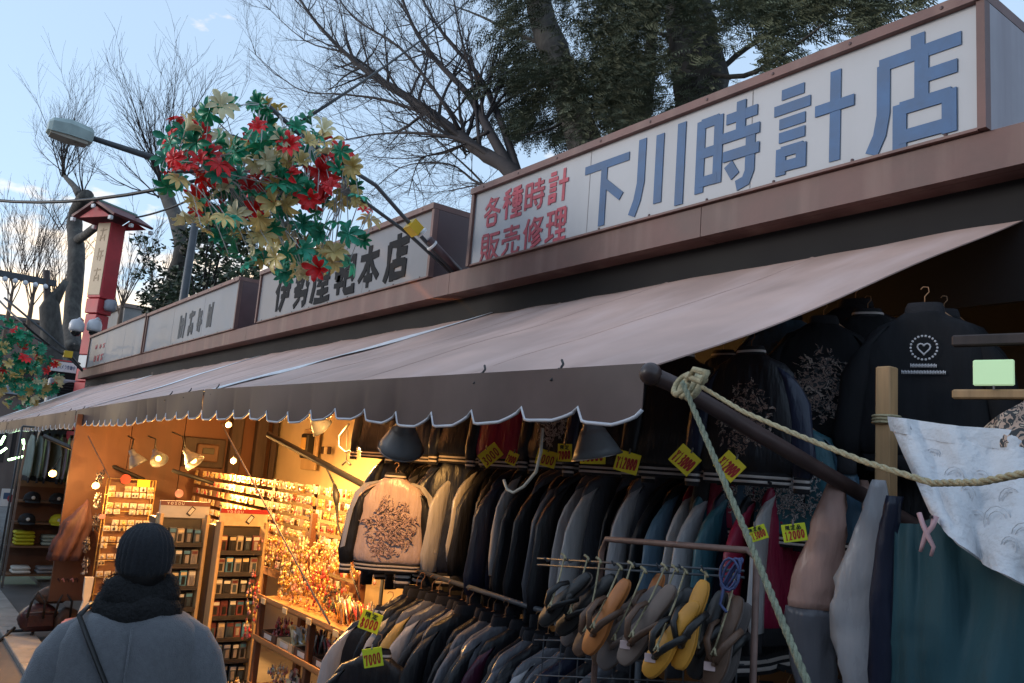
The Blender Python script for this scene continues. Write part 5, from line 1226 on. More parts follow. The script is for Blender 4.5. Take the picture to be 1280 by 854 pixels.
# ================================================================== lamps that are lit
LAMPC = (1.0, .50, .14)
m_bulb = mat('lit_bulb', (1, .8, .5), .4, var=0, emit=(1.0, .50, .12), estr=2.2); m_shade = mat('grey_lamp_shade', (.17, .18, .19), .45, var=.1); m_shin = mat('lamp_reflector', (.7, .6, .4), .3, var=0)
def clip_lamp(p, aim, r, label, power=0, L=None, arm_to=None, lit=True):
    aim = Vector(aim).normalized(); M = Vector((0, 0, -1)).rotation_difference(aim).to_matrix(); L = L or r * 1.5
    t = thing('clip_lamp', p, label, 'lamp', 'clip lamps in the trinket stall')
    prof = [(r * .28, L * .55), (r * .34, L * .2), (r * .55, 0), (r * .85, -L * .4), (r, -L * .62), (r * .97, -L * .62), (r * .8, -L * .38), (r * .5, .01), (r * .28, L * .12)]
    mb = MB(); mb.lathe(prof, (0, 0, 0), 20, M, cap=True); mb.build('shade', m_shade, t, True)
    mb = MB(); mb.lathe([(r * .985, -L * .625), (r * .985, -L * .60), (r * 1.03, -L * .60), (r * 1.03, -L * .63)], (0, 0, 0), 20, M, cap=False); mb.build('rim', m_steel, t, True)
    if lit:
        mb = MB(); mb.sphere(M @ Vector((0, 0, -L * .40)), r * .32, 12, 8); mb.build('bulb', m_bulb, t, True)
    if arm_to:
        q = Vector(arm_to) - Vector(p); b = M @ Vector((0, 0, L * .5)); mb = MB(); mb.tube([b, b.lerp(q, .5) + Vector((.0, .03, .04)), q], .007, 6); mb.build('flex_arm', m_black, t, True)
    if power:
        l = bpy.data.lights.new('lamp_light', 'SPOT'); l.energy = power; l.color = LAMPC; l.shadow_soft_size = r * .4; l.spot_size = R(150); l.spot_blend = .7
        lo = bpy.data.objects.new('lamp_light', l); COL.objects.link(lo); lo.parent = t; lo.location = M @ Vector((0, 0, -L * .75)); lo.rotation_euler = M.to_euler()
    return t
clip_lamp(onX(237, 570, -7.3), (.55, .55, -.75), .085, 'grey clip lamp lit yellow above the white display header', 62, arm_to=onX(215, 540, -7.4))
clip_lamp(onX(196, 569, -7.6), (.75, .15, -.6), .075, 'lit clip lamp turned up the street above the earring stand', 34, arm_to=onX(185, 545, -7.7))
clip_lamp(onX(168, 571, -8.1), (.1, .5, -.8), .085, 'clip lamp turned away above the earring stand', 3, arm_to=onX(160, 545, -8.2))
clip_lamp(onX(105, 553, -9.05), (.85, -.3, -.3), .10, 'round lamp glowing before the plywood partition', 2.5)
clip_lamp(at(505, 538, 1.74), (-.55, .25, -.8), .095, 'large grey clip lamp between the valance and the silver jacket', 5, arm_to=at(480, 530, 1.8))
clip_lamp(at(741, 541, 1.9), (.1, .25, -1), .085, 'unlit grey lamp shade peeping below the near valance', 0, lit=False)
clip_lamp(at(395, 526, 2.3), (.0, .75, -.65), .075, 'small grey lamp shade below the second awning edge', 48)
def bulb(p, r, label, power, col=LAMPC, group='bare bulbs'):
    t = thing('light_bulb', p, label, 'bulb', group); mb = MB(); mb.sphere((0, 0, 0), r, 14, 10); mb.build('globe', m_bulb, t, True)
    mb = MB(); mb.lathe([(r * .42, r * .85), (r * .42, r * 1.6), (r * .2, r * 1.7)], (0, 0, 0), 10); mb.build('socket', m_black, t, True)
    mb = MB(); mb.tube([(0, 0, r * 1.6), (.01, .02, r * 3), (.0, .05, r * 5)], .004, 5); mb.build('flex', m_black, t)
    if power:
        l = bpy.data.lights.new('lamp_light', 'POINT'); l.energy = power; l.color = col; l.shadow_soft_size = r
        lo = bpy.data.objects.new('lamp_light', l); COL.objects.link(lo); lo.parent = t; lo.location = (0, -r * 1.6, -r * .8)
    return t
bulb(at(452, 556, 2.15), .028, 'round bare bulb glowing beside the large grey lamp', 48)
bulb(onX(286, 531, -6.6), .022, 'small bulb glowing just under the awning edge', 4)
bulb(onX(292, 576, -7.3), .025, 'small orange bulb before the dark column', 17)
bulb(onX(120, 607, -8.25), .03, 'bulb glowing at the top of the earring stand', 5)
bulb(onX(66, 592, -9.6), .035, 'orange bulb in the cap stall below the awning', 2)
# cable loop over the cream wall
cb = thing('cable_coil', at(440, 530, 2.6), 'black cable loop dangling before the cream wall', 'cable'); mb = MB()
mb.tube([at(436, 530, 2.5), at(424, 545, 2.5), at(424, 558, 2.5), at(432, 565, 2.5), at(444, 562, 2.5), at(450, 545, 2.5), at(447, 530, 2.5)], .007, 6); rel(mb.build('loop', m_black, smooth=True), cb)
mb = MB(); mb.tube([at(434, 530, 2.6), at(433, 578, 2.6)], .003, 5); mb.tube([at(428, 581, 2.6), at(433, 576, 2.6), at(438, 581, 2.6)], .008, 6); rel(mb.build('pull_cord', m_black, smooth=True), cb)
cb2 = thing('hanging_plug', at(408, 590, 2.35), 'black plug and cord hanging down from the slanting bar', 'cable'); mb = MB()
mb.tube([at(407, 583, 2.3), at(414, 598, 2.3), at(418, 606, 2.3)], .007, 6); mb.tube([at(418, 606, 2.3), at(420, 618, 2.3), at(421, 632, 2.3)], [.01, .024, .012], 8); mb.tube([at(421, 632, 2.3), at(422, 655, 2.3), at(432, 690, 2.2), at(442, 725, 2.1), at(450, 750, 2.0)], [.011, .008, .005, .005, .005], 6); rel(mb.build('cord', m_black, smooth=True), cb2)
for (a, b, y0, y1, l) in (((277, 530), (375, 712), 1.75, 1.75, 'thin grey guy cord slanting before the trinket shelves'), ((110, 545), (137, 598), 1.62, 1.75, 'thin cord slanting to the top of the earring stand'), ((375, 712), (412, 780), 1.75, 1.72, 'lower end of the grey guy cord by the trinket shelf')):
    mb = MB(); mb.tube([onY(*a, y0), onY(*b, y1)], .005, 5); tag(mb.build('thin_rope', mat('grey_brown_cord', (.13, .10, .085), .8)), l, 'cord')
# meter board on the cream wall
mt = thing('meter_board', at(388, 562, 3.45), 'framed electricity meter on the cream wall', 'meter')
c = at(388, 563, 3.47); k = .0085
mb = MB(); mb.bevbox((0, 0, 0), (.34, .03, .40), .01); mb.build('board', mat('pale_wood_board', (.42, .30, .17), .6), mt)
mb = MB(); mb.bevbox((.03, -.05, .03), (.16, .08, .24), .012); mb.build('housing', m_black, mt)
mb = MB(); mb.bevbox((.03, -.094, .05), (.11, .01, .12), .004); mb.build('window', mat('amber_window', (.5, .32, .1), .3), mt)
for i in range(3):
    mb = MB(); mb.bevbox((.27 + i * .075, .005, .0), (.055, .02, .07), .004); mb.build('label_plate', m_post if i != 1 else m_cream, mt)
mt2 = thing('meter_board', onX(255, 566, -8.76), 'dim framed box on the brown partition wall', 'meter', rot=(0, 0, R(90)))
mb = MB(); mb.bevbox((0, 0, 0), (.42, .03, .30), .01); mb.build('board', m_post, mt2); mb = MB(); mb.bevbox((.02, -.04, .0), (.22, .06, .18), .012); mb.build('housing', m_lbr, mt2); mb = MB(); mb.bevbox((.02, -.075, .02), (.12, .01, .06), .004); mb.build('window', m_glass, mt2)

# ================================================================== trinket stall
m_gold = mat('gold_trinket', (.62, .40, .13), .35, metal=.55, var=.35, scale=30); m_card = mat('cream_card', (.66, .52, .30), .6, var=.15, scale=20); m_card2 = mat('white_card', (.70, .66, .58), .6, var=.1); m_strip2 = mat('brown_display_strip', (.20, .10, .05), .6, var=.2)
m_tr = [m_gold, mat('red_trinket', (.42, .05, .05), .4, var=.3), mat('pink_trinket', (.55, .25, .25), .4, var=.3), mat('silver_trinket', (.5, .48, .45), .3, metal=.5, var=.3), mat('dark_trinket', (.05, .04, .04), .4, var=.3), mat('green_trinket', (.10, .18, .10), .4, var=.3)]
pb = thing('slatted_display', (-6.7, 2.62, 0), 'brown slatted display panel full of trinket cards across the stall', 'display')
ZP = [1.625 - i * .083 for i in range(9)]
for i, z in enumerate(ZP):
    mb = MB(); mb.bbox((-8.55, 2.60, z - .058), (-4.95, 2.62, z - .004)); rel(mb.build('slat', m_strip2), pb)
for x in (-8.5, -7.6, -6.55, -5.8, -5.0):
    mb = MB(); mb.bbox((x - .02, 2.622, .06), (x + .02, 2.65, 1.63)); rel(mb.build('upright', m_ply), pb)
def card_mesh(w, h, kind):
    mb = MB(); mb.bevbox((0, 0, 0), (w, .004, h), .002)
    return mb.mesh('trinket_card')
def charm_mesh(kind):
    mb = MB()
    if kind == 0:
        mb.sphere((0, 0, 0), (.012, .008, .014), 8, 6); mb.tube([(0, 0, .014), (0, 0, .028)], .002, 4)
    elif kind == 1:
        for s_ in (-1, 1): mb.lathe([(.006, -.002), (.010, -.002), (.010, .002), (.006, .002)], (s_ * .013, 0, 0), 8, Matrix.Rotation(R(90), 3, 'X'))
        mb.tube([(-.013, 0, .01), (0, 0, .02), (.013, 0, .01)], .0015, 4)
    else:
        mb.bevbox((0, 0, -.004), (.022, .008, .026), .003); mb.tube([(0, 0, .01), (0, 0, .024)], .002, 4)
    return mb.mesh('charm', True)
CARD = [card_mesh(.055, .045, 0), card_mesh(.04, .06, 1), card_mesh(.075, .042, 2)]; CHARM = [charm_mesh(k) for k in range(3)]
rng = random.Random(77)
def card(p, rz, cm, m, charm_m, label, group, s=1.0, ck=None):
    t = obj('trinket_card', CARD[cm], m, None, loc=p); t.rotation_euler = (rng.uniform(-.12, .12), rng.uniform(-.08, .08), rz + rng.uniform(-.2, .2)); t.scale = (s, s, s)
    c = obj('charm', CHARM[rng.randrange(3) if ck is None else ck], charm_m, t); c.location = (0, -.010, -.003)
    tag(t, label, 'trinket', group); return t
for i, z in enumerate(ZP[:8]):
    x = -8.45
    while x < -6.6:      # long cards on the left half
        if rng.random() < .93: card((x, 2.588, z - .03), 0, 2 if i else 0, m_card if rng.random() < .8 else m_card2, rng.choice([m_gold, m_gold, m_tr[4], m_tr[1]]), f'cream trinket card, {ORD[i]} row from top on the left slatted display', f'left half trinket cards, {ORD[i]} row', 1.15)
        x += .118
    x = -6.5
    while x < -5.0:
        if rng.random() < .95: card((x, 2.578 + rng.uniform(-.02, .01), z - .03 + rng.uniform(-.008, .008)), rng.uniform(-.3, .3), rng.choice([0, 1]), rng.choice([m_card, m_card, m_gold, m_card2]), rng.choice(m_tr[:4] + [m_gold, m_gold]), f'gold trinket card, {ORD[i]} row from top on the right slatted display', f'right half trinket cards, {ORD[i]} row', 1.1)
        x += .083 + rng.uniform(-.01, .01)
# shelves with trays
shf = thing('trinket_shelf', (-5.6, 2.35, 0), 'timber shelf unit crowded with gold trinkets under the lamps', 'shelf')
m_shelf = mat('golden_shelf_timber', (.38, .20, .08), .5, var=.25, scale=4, stretch=(.4, 5, 5))
YSH = 2.22
zA = onY(330, 748, YSH).z; zB = onY(322, 798, YSH).z; zC = zB - (zA - zB) * 1.15; zT = onY(318, 694, YSH).z
x0 = onY(322, 760, YSH).x; x1 = -3.95
for z in (zA, zB, zC):
    mb = MB(); mb.bevbox(((x0 + x1) / 2, YSH + .18, z - .012), (x1 - x0, .36, .024), .003); rel(mb.build('shelf_board', m_shelf), shf)
    mb = MB(); mb.bevbox(((x0 + x1) / 2, YSH - .006, z + .004), (x1 - x0, .012, .03), .002); rel(mb.build('front_lip', m_shelf), shf)
for x in (x0 + .02, x1 - .02, (x0 + x1) / 2):
    mb = MB(); mb.bevbox((x, YSH + .32, .75), (.04, .04, 1.38), .004); rel(mb.build('post', m_ply), shf)
    mb = MB(); mb.bevbox((x, YSH + .02, zA / 2 + .02), (.04, .04, zA - .06), .004); rel(mb.build('post', m_ply), shf)
for k in range(4):
    x = x0 + .12 + k * .36; mb = MB(); mb.bevbox((x, YSH - .016, zA - .012), (.07, .004, .035), .001); rel(mb.build('shelf_label', m_card), shf)
m_bag = mat('clear_bag_film', (.85, .8, .7), .15, var=0, trans=.0, spec=.6, alpha=.25)
def bunch(p, n, r, h, mats, label, group='bunches of small goods on the trinket shelf', kind=0):
    t = thing('trinket_bunch', p, label, 'trinkets', group)
    by = {}
    for k in range(n):
        a = rng.uniform(0, 6.28); q = Vector((r * math.cos(a) * rng.random() ** .5, r * .6 * math.sin(a) * rng.random() ** .5, rng.uniform(.015, h)))
        m = rng.choice(mats); mb = by.setdefault(m.name, (m, MB()))[1]
        if kind == 0:
            mb.sphere(q, (rng.uniform(.007, .013), .008, rng.uniform(.008, .016)), 6, 4); mb.tube([q, q + Vector((rng.uniform(-.01, .01), 0, .03))], .002, 4, cap=False)
        elif kind == 1:
            d = Vector((rng.uniform(-.5, .5), rng.uniform(-.4, .2), 1)).normalized(); mb.tube([Vector((q.x, q.y, .01)), Vector((q.x, q.y, .01)) + d * rng.uniform(.10, .16)], [.004, .006], 5)
        else:
            mb.bevbox(q, (.035, .01, .05), .003, (rng.uniform(-.3, .3), rng.uniform(-.4, .4), rng.uniform(-.5, .5)))
    for nm, (m, mb) in by.items():
        o = mb.build('trinkets', m, t, kind != 2); o['kind'] = 'stuff'
    return t
def tray(p, w, d, h, m, label):
    t = thing('tray_box', p, label, 'box', 'little display boxes'); mb = MB()
    mb.bbox((-w / 2, -d / 2, 0), (w / 2, d / 2, .006)); mb.bbox((-w / 2, -d / 2, .0065), (w / 2, -d / 2 + .006, h)); mb.bbox((-w / 2, d / 2 - .006, .0065), (w / 2, d / 2, h * 1.4)); mb.bbox((-w / 2, -d / 2 + .0065, .0065), (-w / 2 + .006, d / 2 - .0065, h)); mb.bbox((w / 2 - .006, -d / 2 + .0065, .0065), (w / 2, d / 2 - .0065, h)); mb.build('tray', m, t)
    mb = MB(); mb.bevbox((0, -d / 2 - .003, h * .5), (w * .5, .003, h * .6), .001); mb.build('label_card', m_card2, t); return t
items = [('gold bells in a tall bunch at the left of the top shelf', 90, .10, .17, [m_gold, m_gold, m_gold, m_tr[3]], 0), ('golden charms in a dense heap, second on the top shelf', 120, .11, .24, [m_gold, m_gold, m_card, m_tr[2]], 0), ('golden key rings bunched in the middle of the top shelf', 120, .10, .26, [m_gold, m_gold, m_tr[1]], 0), ('red and gold charms right of the middle of the top shelf', 100, .09, .18, [m_tr[1], m_gold, m_tr[5], m_tr[4]], 0), ('slim upright sticks with gold tips at the right of the top shelf', 46, .10, .1, [m_gold, m_tr[3], m_tr[4], m_tr[1]], 1), ('upright pens at the far right of the top shelf', 40, .09, .1, [m_tr[4], m_tr[3], m_gold, m_tr[1]], 1)]
for k, (l, n_, r_, h_, ms, kd) in enumerate(items): bunch((x0 + .14 + k * .225, YSH + .13, zA + .001), n_, r_, h_, ms, l, kind=kd)
for k, (l, ms, kd) in enumerate((('pink and red charms in the left box of the middle shelf', [m_tr[2], m_tr[1], m_gold, m_tr[4]], 0), ('small cards in the second box of the middle shelf', [m_card, m_gold, m_tr[3]], 2), ('red, black and silver sticks in the third box of the middle shelf', [m_tr[1], m_tr[4], m_tr[3], m_tr[4]], 1), ('dark sticks in the right box of the middle shelf', [m_tr[4], m_tr[3], m_tr[1]], 1))):
    p = (x0 + .16 + k * .27, YSH + .13, zB + .001); tray(p, .24, .2, .05, m_card if k in (1,) else m_lbr, f'{ORD[k]} open box from the left on the middle trinket shelf'); bunch((p[0], p[1], p[2] + .008), 60, .095, .11, ms, l, kind=kd)
for k in range(4):
    bunch((x0 + .16 + k * .27, YSH + .13, zC + .001), 50, .10, .14, [m_tr[4], m_tr[2], m_tr[3], m_card], f'{ORD[k]} heap from the left of mixed goods on the lowest trinket shelf', kind=2 if k % 2 else 0)
for k in range(9):
    bunch((x0 - .9 + k * .25, YSH + .26, zT - .02 if k > 3 else 1.05), 50, .1, .16, [m_gold, m_gold, m_tr[2], m_card], f'{ORD[k]} golden cluster from the left hanging below the slatted panel', 'golden clusters hanging below the slatted panel')
bunch((x0 - .05, YSH - .02, zB - .1), 60, .07, .5, [m_gold, m_tr[1], m_tr[2]], 'string of red and gold charms hanging at the left shelf post', 'hanging charm strings')
bunch((x0 - .1, YSH - .1, .08), 160, .22, .22, [m_gold, m_card2, m_tr[2], m_card], 'basket heap of pale trinkets on the floor before the shelf', 'floor heaps', 0)
# phone case cabinets
m_cab = mat('dark_cabinet', (.035, .03, .03), .5, var=.2); m_trim = mat('brass_timber_trim', (.50, .33, .16), .5, var=.2, stretch=(4, 4, .4)); m_clear = mat('acrylic_shelf', (.10, .09, .09), .25, var=.1, spec=.6)
pkg = [mat('package_%d' % i, c, .35, var=.2, scale=20) for i, c in enumerate(((.03, .03, .035), (.30, .26, .23), (.08, .22, .36), (.02, .02, .02), (.22, .20, .2), (.05, .07, .09), (.16, .05, .05)))]
def cabinet(x, ya, yb, zt, head, headcol, label, rows=6, cols=5):
    """faces the viewer coming up the street (+x)"""
    W = yb - ya
    t = thing('display_cabinet', (x, (ya + yb) / 2, 0), label, 'cabinet', 'phone case cabinets', (0, 0, R(90)))
    mb = MB(); mb.bbox((-W / 2, .012, .12), (W / 2, .17, zt - .12)); mb.build('cabinet_body', m_cab, t)
    for s_ in (-1, 1):
        mb = MB(); mb.bevbox((s_ * (W / 2 - .012), -.045, (zt - .12) / 2 + .05), (.024, .11, zt - .15), .003); mb.build('side_trim', m_trim, t)
    for r_ in range(rows):
        z = zt - .16 - (r_ + 1) * .152
        mb = MB(); mb.bevbox((0, -.04, z), (W - .055, .09, .012), .002); mb.build('shelf', m_clear, t)
        mb = MB(); mb.bevbox((0, -.088, z + .014), (W - .055, .003, .024), .001); mb.build('shelf_rail', m_cab, t)
        cw = (W - .06) / cols
        for c in range(cols):
            xx, yy, ww, hh = -W / 2 + .03 + (c + .5) * cw, -.035 + rng.uniform(-.01, .01), cw * rng.uniform(.82, .95), rng.uniform(.10, .125)
            mb = MB(); mb.bevbox((xx, yy, z + .066), (ww, .02, hh), .004); pk_ = mb.build('phone_case_pack', rng.choice(pkg), t)
            mb = MB(); mb.bevbox((xx, yy - .0115, z + .066 + hh * .33), (ww * .8, .002, hh * .2), .0006); mb.build('printed_strip', rng.choice([m_card2, m_card, pkg[2], pkg[6]]), pk_)
            mb = MB(); mb.bevbox((xx + ww * rng.uniform(-.08, .08), yy - .0125, z + .055), (ww * .5, .004, hh * .5), .003); mb.build('phone_case', rng.choice([pkg[0], pkg[1], pkg[4], pkg[5], pkg[3]]), pk_)
    mb = MB(); mb.bevbox((0, -.05, zt - .055), (W, .02, .12), .003); hd = mb.build('header', mat('white_header_card', (.42, .42, .43), .45) if head else m_card, t)
    mb = MB(); mb.bevbox((0, -.0625, zt - .012 if head else zt - .008), (W, .004, .032), .001); mb.build('header_band', headcol, hd)
    mb = MB()
    for i, ch in enumerate('YOSOU'): strokes_mb(mb, GL[ch], lambda u, v, d: (u, -.065 - d, v), .0035, .001, -W * .38 + i * .026, zt - .023, .02, .02)
    o = mb.build('header_lettering', m_card2, hd); o['kind'] = 'stuff'
    mb = MB(); mb.bevbox((W * .12, -.064, zt - .065), (.035, .006, .07), .004, (0, R(35), 0)); mb.build('printed_phone', m_cab, hd)
    mb = MB(); mb.bevbox((W * .12, -.068, zt - .064), (.024, .003, .05), .002, (0, R(35), 0)); mb.build('printed_screen', m_card2, hd)
    return t
cabinet(-6.45, 1.73, 2.085, 1.43, True, mat('maroon_band', (.16, .05, .045), .5), 'phone case cabinet with white printed header, behind the walker', 6, 5)
cabinet(-6.25, 2.10, 2.46, 1.40, False, mat('red_band', (.40, .02, .025), .5), 'phone case cabinet with red band and cream header', 7, 5)
o_ = thing('round_card', onX(224, 617, -6.46), 'small pink round card on the white cabinet header', 'card', rot=(0, 0, R(90))); mb = MB(); mb.lathe([(.03, -.002), (.03, .002)], (0, 0, 0), 16, Matrix.Rotation(R(90), 3, 'X')); mb.build('disc', m_tr[2], o_)
# earring stand
es = thing('earring_stand', (-8.3, 1.97, 0), 'gold wire earring stand with rows of little cards beside the walker', 'display stand', rot=(0, 0, R(90)))
W = .42; zt = 1.50
for s_ in (-1, 1):
    for dx in (0, .025):
        mb = MB(); mb.tube([(s_ * (W / 2 - dx), 0, .06), (s_ * (W / 2 - dx), 0, zt)], .0055, 6); mb.build('upright', m_gold, es, True)
for z in [zt - i * .145 for i in range(9)]:
    mb = MB(); mb.tube([(-W / 2, 0, z), (W / 2, 0, z)], .005, 6); mb.build('cross_wire', m_gold, es, True)
mb = MB(); mb.bbox((-W / 2 + .02, .012, .1), (W / 2 - .02, .02, zt - .03)); mb.build('backing', m_strip2, es)
mb = MB(); mb.lathe([(.022, -.003), (.045, -.003), (.045, .003), (.022, .003)], (-.06, -.01, zt + .0), 16, Matrix.Rotation(R(90), 3, 'X')); mb.build('red_disc', mat('red_disc_card', (.55, .06, .04), .5), es)
mb = MB(); mb.bevbox((.10, -.012, zt - .03), (.11, .004, .065), .002); mb.build('yellow_card', m_tag, es)
mb = MB(); mb.bevbox((-W / 2 + .0, -.02, 1.16), (.05, .01, .04), .003); mb.build('pink_card', m_tr[2], es)
for r_ in range(6):
    for c in range(6):
        for hh in (0, .055):
            if rng.random() < .93: card((-8.275 + rng.uniform(0, .02), 1.97 - W / 2 + .045 + c * .066, zt - .085 - r_ * .15 - hh), R(90), 0, rng.choice([m_card2, m_card, m_card2]), rng.choice([m_gold, m_tr[3], m_tr[4], m_gold]), f'little earring card on the {ORD[r_]} row of the gold wire stand', f'earring cards, {ORD[r_]} row', 1.0)
for k in range(5):
    bunch((-8.32, 1.70 + rng.uniform(-.03, .03), 1.40 - k * .19), 40, .05, .14, [m_tr[3], m_tr[4], m_lg], f'{ORD[k]} silver cluster from the top at the left flank of the earring stand', 'silver clusters on the stand flank')
# netting bag, pouch, leather bags
nb = thing('netting_bundle', onX(110, 625, -8.6), 'pinkish brown netting bundle hanging beside the plywood partition', 'netting'); mb = MB(); rings = []
m_net = mat('pinkish_netting', (.11, .05, .045), .7, var=.4, scale=12, stretch=(1, 1, .25), bump=.6, bscale=18)
for i in range(10):
    f = i / 9; rr = .015 + .13 * math.sin(min(1, f * 1.12) * 2.2) ** .8 * (1 + .2 * wob(i * .7))
    rings.append([Vector((rr * .7 * math.cos(a), rr * math.sin(a), -.02 - .52 * f)) * 1.0 + Vector((0, -.12 * f, 0)) + Vector((math.cos(a), math.sin(a), 0)) * (.03 * f * math.sin(a * 7 + i * .3)) for a in [2 * math.pi * k / 40 for k in range(40)]])
mb.loft(rings); mb.build('netting', m_net, nb, True)
for k in range(6):
    a = k * 1.05; mb = MB(); mb.tube([(0, 0, .0), (.04 * math.cos(a), .06 * math.sin(a) - .04, -.2), (.10 * math.cos(a), .17 * math.sin(a) - .1, -.46)], .012, 6); mb.build('fold', m_net, nb, True)
bgx = onX(58, 770, -8.95)
bg_ = thing('leather_bag', (-8.95, bgx.y, 0), 'dark red leather bag heap on a black folding stand at the stall corner', 'bag')
m_rl = mat('dark_red_leather', (.055, .018, .018), .38, var=.3, scale=8, bump=.2)
z0_ = onX(58, 790, -8.95).z
def soft_bag(name, c, w, d_, h, m, seed, rz=0):
    mb = MB(); rings = []
    for i in range(9):
        f = i / 8; k = (math.sin(math.pi * min(1, f * .9 + .09)) ** .35) * (1 - .18 * f); rg = []
        for q in range(24):
            a = 2 * math.pi * q / 24; c_, s_ = math.cos(a), math.sin(a)
            x = d_ / 2 * k * abs(c_) ** .6 * (1 if c_ > 0 else -1); y = w / 2 * k * abs(s_) ** .6 * (1 if s_ > 0 else -1); e_ = .02 * wob(x * 12, y * 12, f * 4 + seed)
            rg.append(Vector(c) + Matrix.Rotation(rz, 3, 'Z') @ Vector((x + e_ * c_, y + e_ * s_, h * f + .012 * wob(y * 9, seed))))
        rings.append(rg)
    mb.loft(rings); return mb.build(name, m, bg_, True)
soft_bag('bag_body', (0, -.06, z0_ + .02), .36, .2, .24, m_rl, 1); soft_bag('bag_body', (.03, .17, z0_ + .02), .26, .2, .2, m_lbr, 4, .2); soft_bag('top_bag', (0, .02, z0_ + .26), .30, .17, .15, m_lbr, 7, -.1)
mb = MB(); mb.bevbox((.105, -.06, z0_ + .12), (.02, .22, .11), .01); mb.build('front_pocket', m_rl, bg_)
mb = MB(); mb.tube([(.098, -.2, z0_ + .19), (.112, -.06, z0_ + .2), (.098, .08, z0_ + .19)], .004, 5); mb.build('zip', m_steel, bg_)
for s_ in (-.12, .1):
    mb = MB(); mb.tube([(.15, s_ - .06, z0_ + .16), (.19, s_ - .05, z0_ + .3), (.12, s_, z0_ + .38), (.19, s_ + .06, z0_ + .3), (.15, s_ + .07, z0_ + .15)], .011, 6); mb.build('handle', m_lb, bg_, True)
for (ya, yb) in ((-.3, -.36), (-.1, -.12), (.22, .26)):
    mb = MB(); mb.tube([(0, ya * .8, z0_ + .05), (.08, yb, .0)], .014, 6); mb.build('leg', m_black, bg_, True)
mb = MB(); mb.tube([(0, -.3, z0_ + .02), (0, .26, z0_ + .02)], .014, 6); mb.build('stand_bar', m_black, bg_, True)
for k in range(5):
    mb = MB(); mb.tube([(.1, .0 + k * .03, z0_ + .46), (.16, .02 + k * .04, z0_ + .50), (.13, .06 + k * .035, z0_ + .44)], .009, 5); mb.build('strap_end', m_tr[2] if k % 2 else m_rl, bg_, True)
fl = thing('white_pouch', onX(108, 745, -8.2), 'white paper bundle hanging low on the earring stand', 'paper', rot=(0, 0, R(90))); mb = MB(); mb.loft([[Vector((x * w, y * .02, z)) for x, y in ((-1, -1), (1, -1), (1, 1), (-1, 1))] for z, w in ((.16, .035), (.0, .03), (-.04, .02), (-.2, .055))]); mb.build('paper', m_card2, fl)
pk = thing('pink_cushion', onX(92, 780, -8.3), 'small pink cloth bundle at the foot of the earring stand', 'cloth'); mb = MB(); mb.sphere((0, 0, 0), (.07, .10, .05), 12, 8, lambda d: 1 + .2 * wob(d.x * 3, d.y * 3, d.z * 3)); mb.build('bundle', m_tr[2], pk, True)

# ================================================================== cap stall beyond the partition
m_cap = mat('black_cap_cloth', (.016, .016, .018), .8, var=.2); m_capy = mat('yellow_cap_cloth', (.55, .50, .02), .7, var=.1)
cs = thing('cap_shelf', (-11.9, 1.85, 0), 'dark shelf of caps and folded shirts in the stall at the left', 'shelf', rot=(0, 0, R(90))); W = .62
for s_ in (-1, 1):
    for d_ in (0, .3):
        mb = MB(); mb.bbox((s_ * W / 2 - .012, d_, .0), (s_ * W / 2 + .012, d_ + .024, 1.72)); mb.build('upright', m_steel if s_ < 0 else m_ply, cs)
shz = [.16, .50, .78, 1.04]
for z in shz: mb = MB(); mb.bbox((-W / 2 + .014, .0, z - .02), (W / 2 - .014, .33, z)); mb.build('shelf_board', m_strip2, cs)
mb = MB(); mb.bbox((-W / 2 + .014, .33, .1), (W / 2 - .014, .345, 1.34)); mb.build('back_board', m_ply, cs)
mb = MB(); mb.bbox((-W / 2 + .014, .28, 1.2), (W / 2 - .014, .3, 1.40)); mb.build('wood_panel', mat('tan_panel', (.28, .15, .07), .6, var=.2), cs)
def cap(p, m, label):
    t = thing('cap', p, label, 'cap', 'baseball caps on the shelf', (0, 0, R(90))); mb = MB()
    mb.lathe([(.095, 0), (.098, .03), (.085, .075), (.05, .105), (.01, .115)], (0, 0, 0), 16); mb.build('crown', m, t, True)
    P = [[Vector((.09 * math.cos(a) * (1 + .0 * r), -.06 - .0 * r - abs(math.sin(a)) * .035 - .075 * r * math.sin(a), .008 - .02 * r + .02 * abs(math.cos(a)) * 0)) for a in [R(20 + 140 * k / 10) for k in range(11)]] for r in (0, .5, 1)]
    mb = MB(); mb.grid(P, .004); mb.build('brim', m, t, True)
    mb = MB(); mb.sphere((0, -.094, .045), (.022, .006, .022), 10, 6); mb.build('badge', m_card2, t, True); return t
for i, (yy, z, m, l) in enumerate(((1.70, 1.04, m_cap, 'black cap with pale badge, left on the top cap shelf'), (1.98, 1.04, m_cap, 'black cap with pale badge, right on the top cap shelf'), (1.68, .78, m_cap, 'black cap with pale badge on the second cap shelf'), (2.02, .78, m_capy, 'bright yellow cap on the second cap shelf'))):
    cap((-11.78 - .1, yy, z + .002), m, l)
def folded(p, m, n_, label):
    t = thing('folded_shirts', p, label, 'clothes', 'folded shirts on the shelf', (0, 0, R(90)))
    for k in range(n_):
        mb = MB(); mb.bevbox((rng.uniform(-.006, .006), rng.uniform(-.01, .01), .022 + k * .042), (.22 + rng.uniform(-.02, .01), .24, .038), .014, (0, 0, rng.uniform(-.05, .05))); mb.build('folded_shirt', m, t, True)
folded((-11.9 - .14, 1.70, .501), m_capy, 4, 'stack of yellow folded shirts on the cap shelf'); folded((-11.9 - .14, 2.0, .501), mat('pale_green_cloth', (.35, .40, .33), .8), 3, 'stack of pale green folded shirts on the cap shelf'); folded((-11.9 - .14, 1.72, .161), m_card2, 2, 'stack of white folded shirts on the bottom cap shelf'); folded((-11.9 - .14, 2.0, .161), mat('grey_cloth', (.28, .27, .27), .8), 2, 'stack of grey folded shirts on the bottom cap shelf')
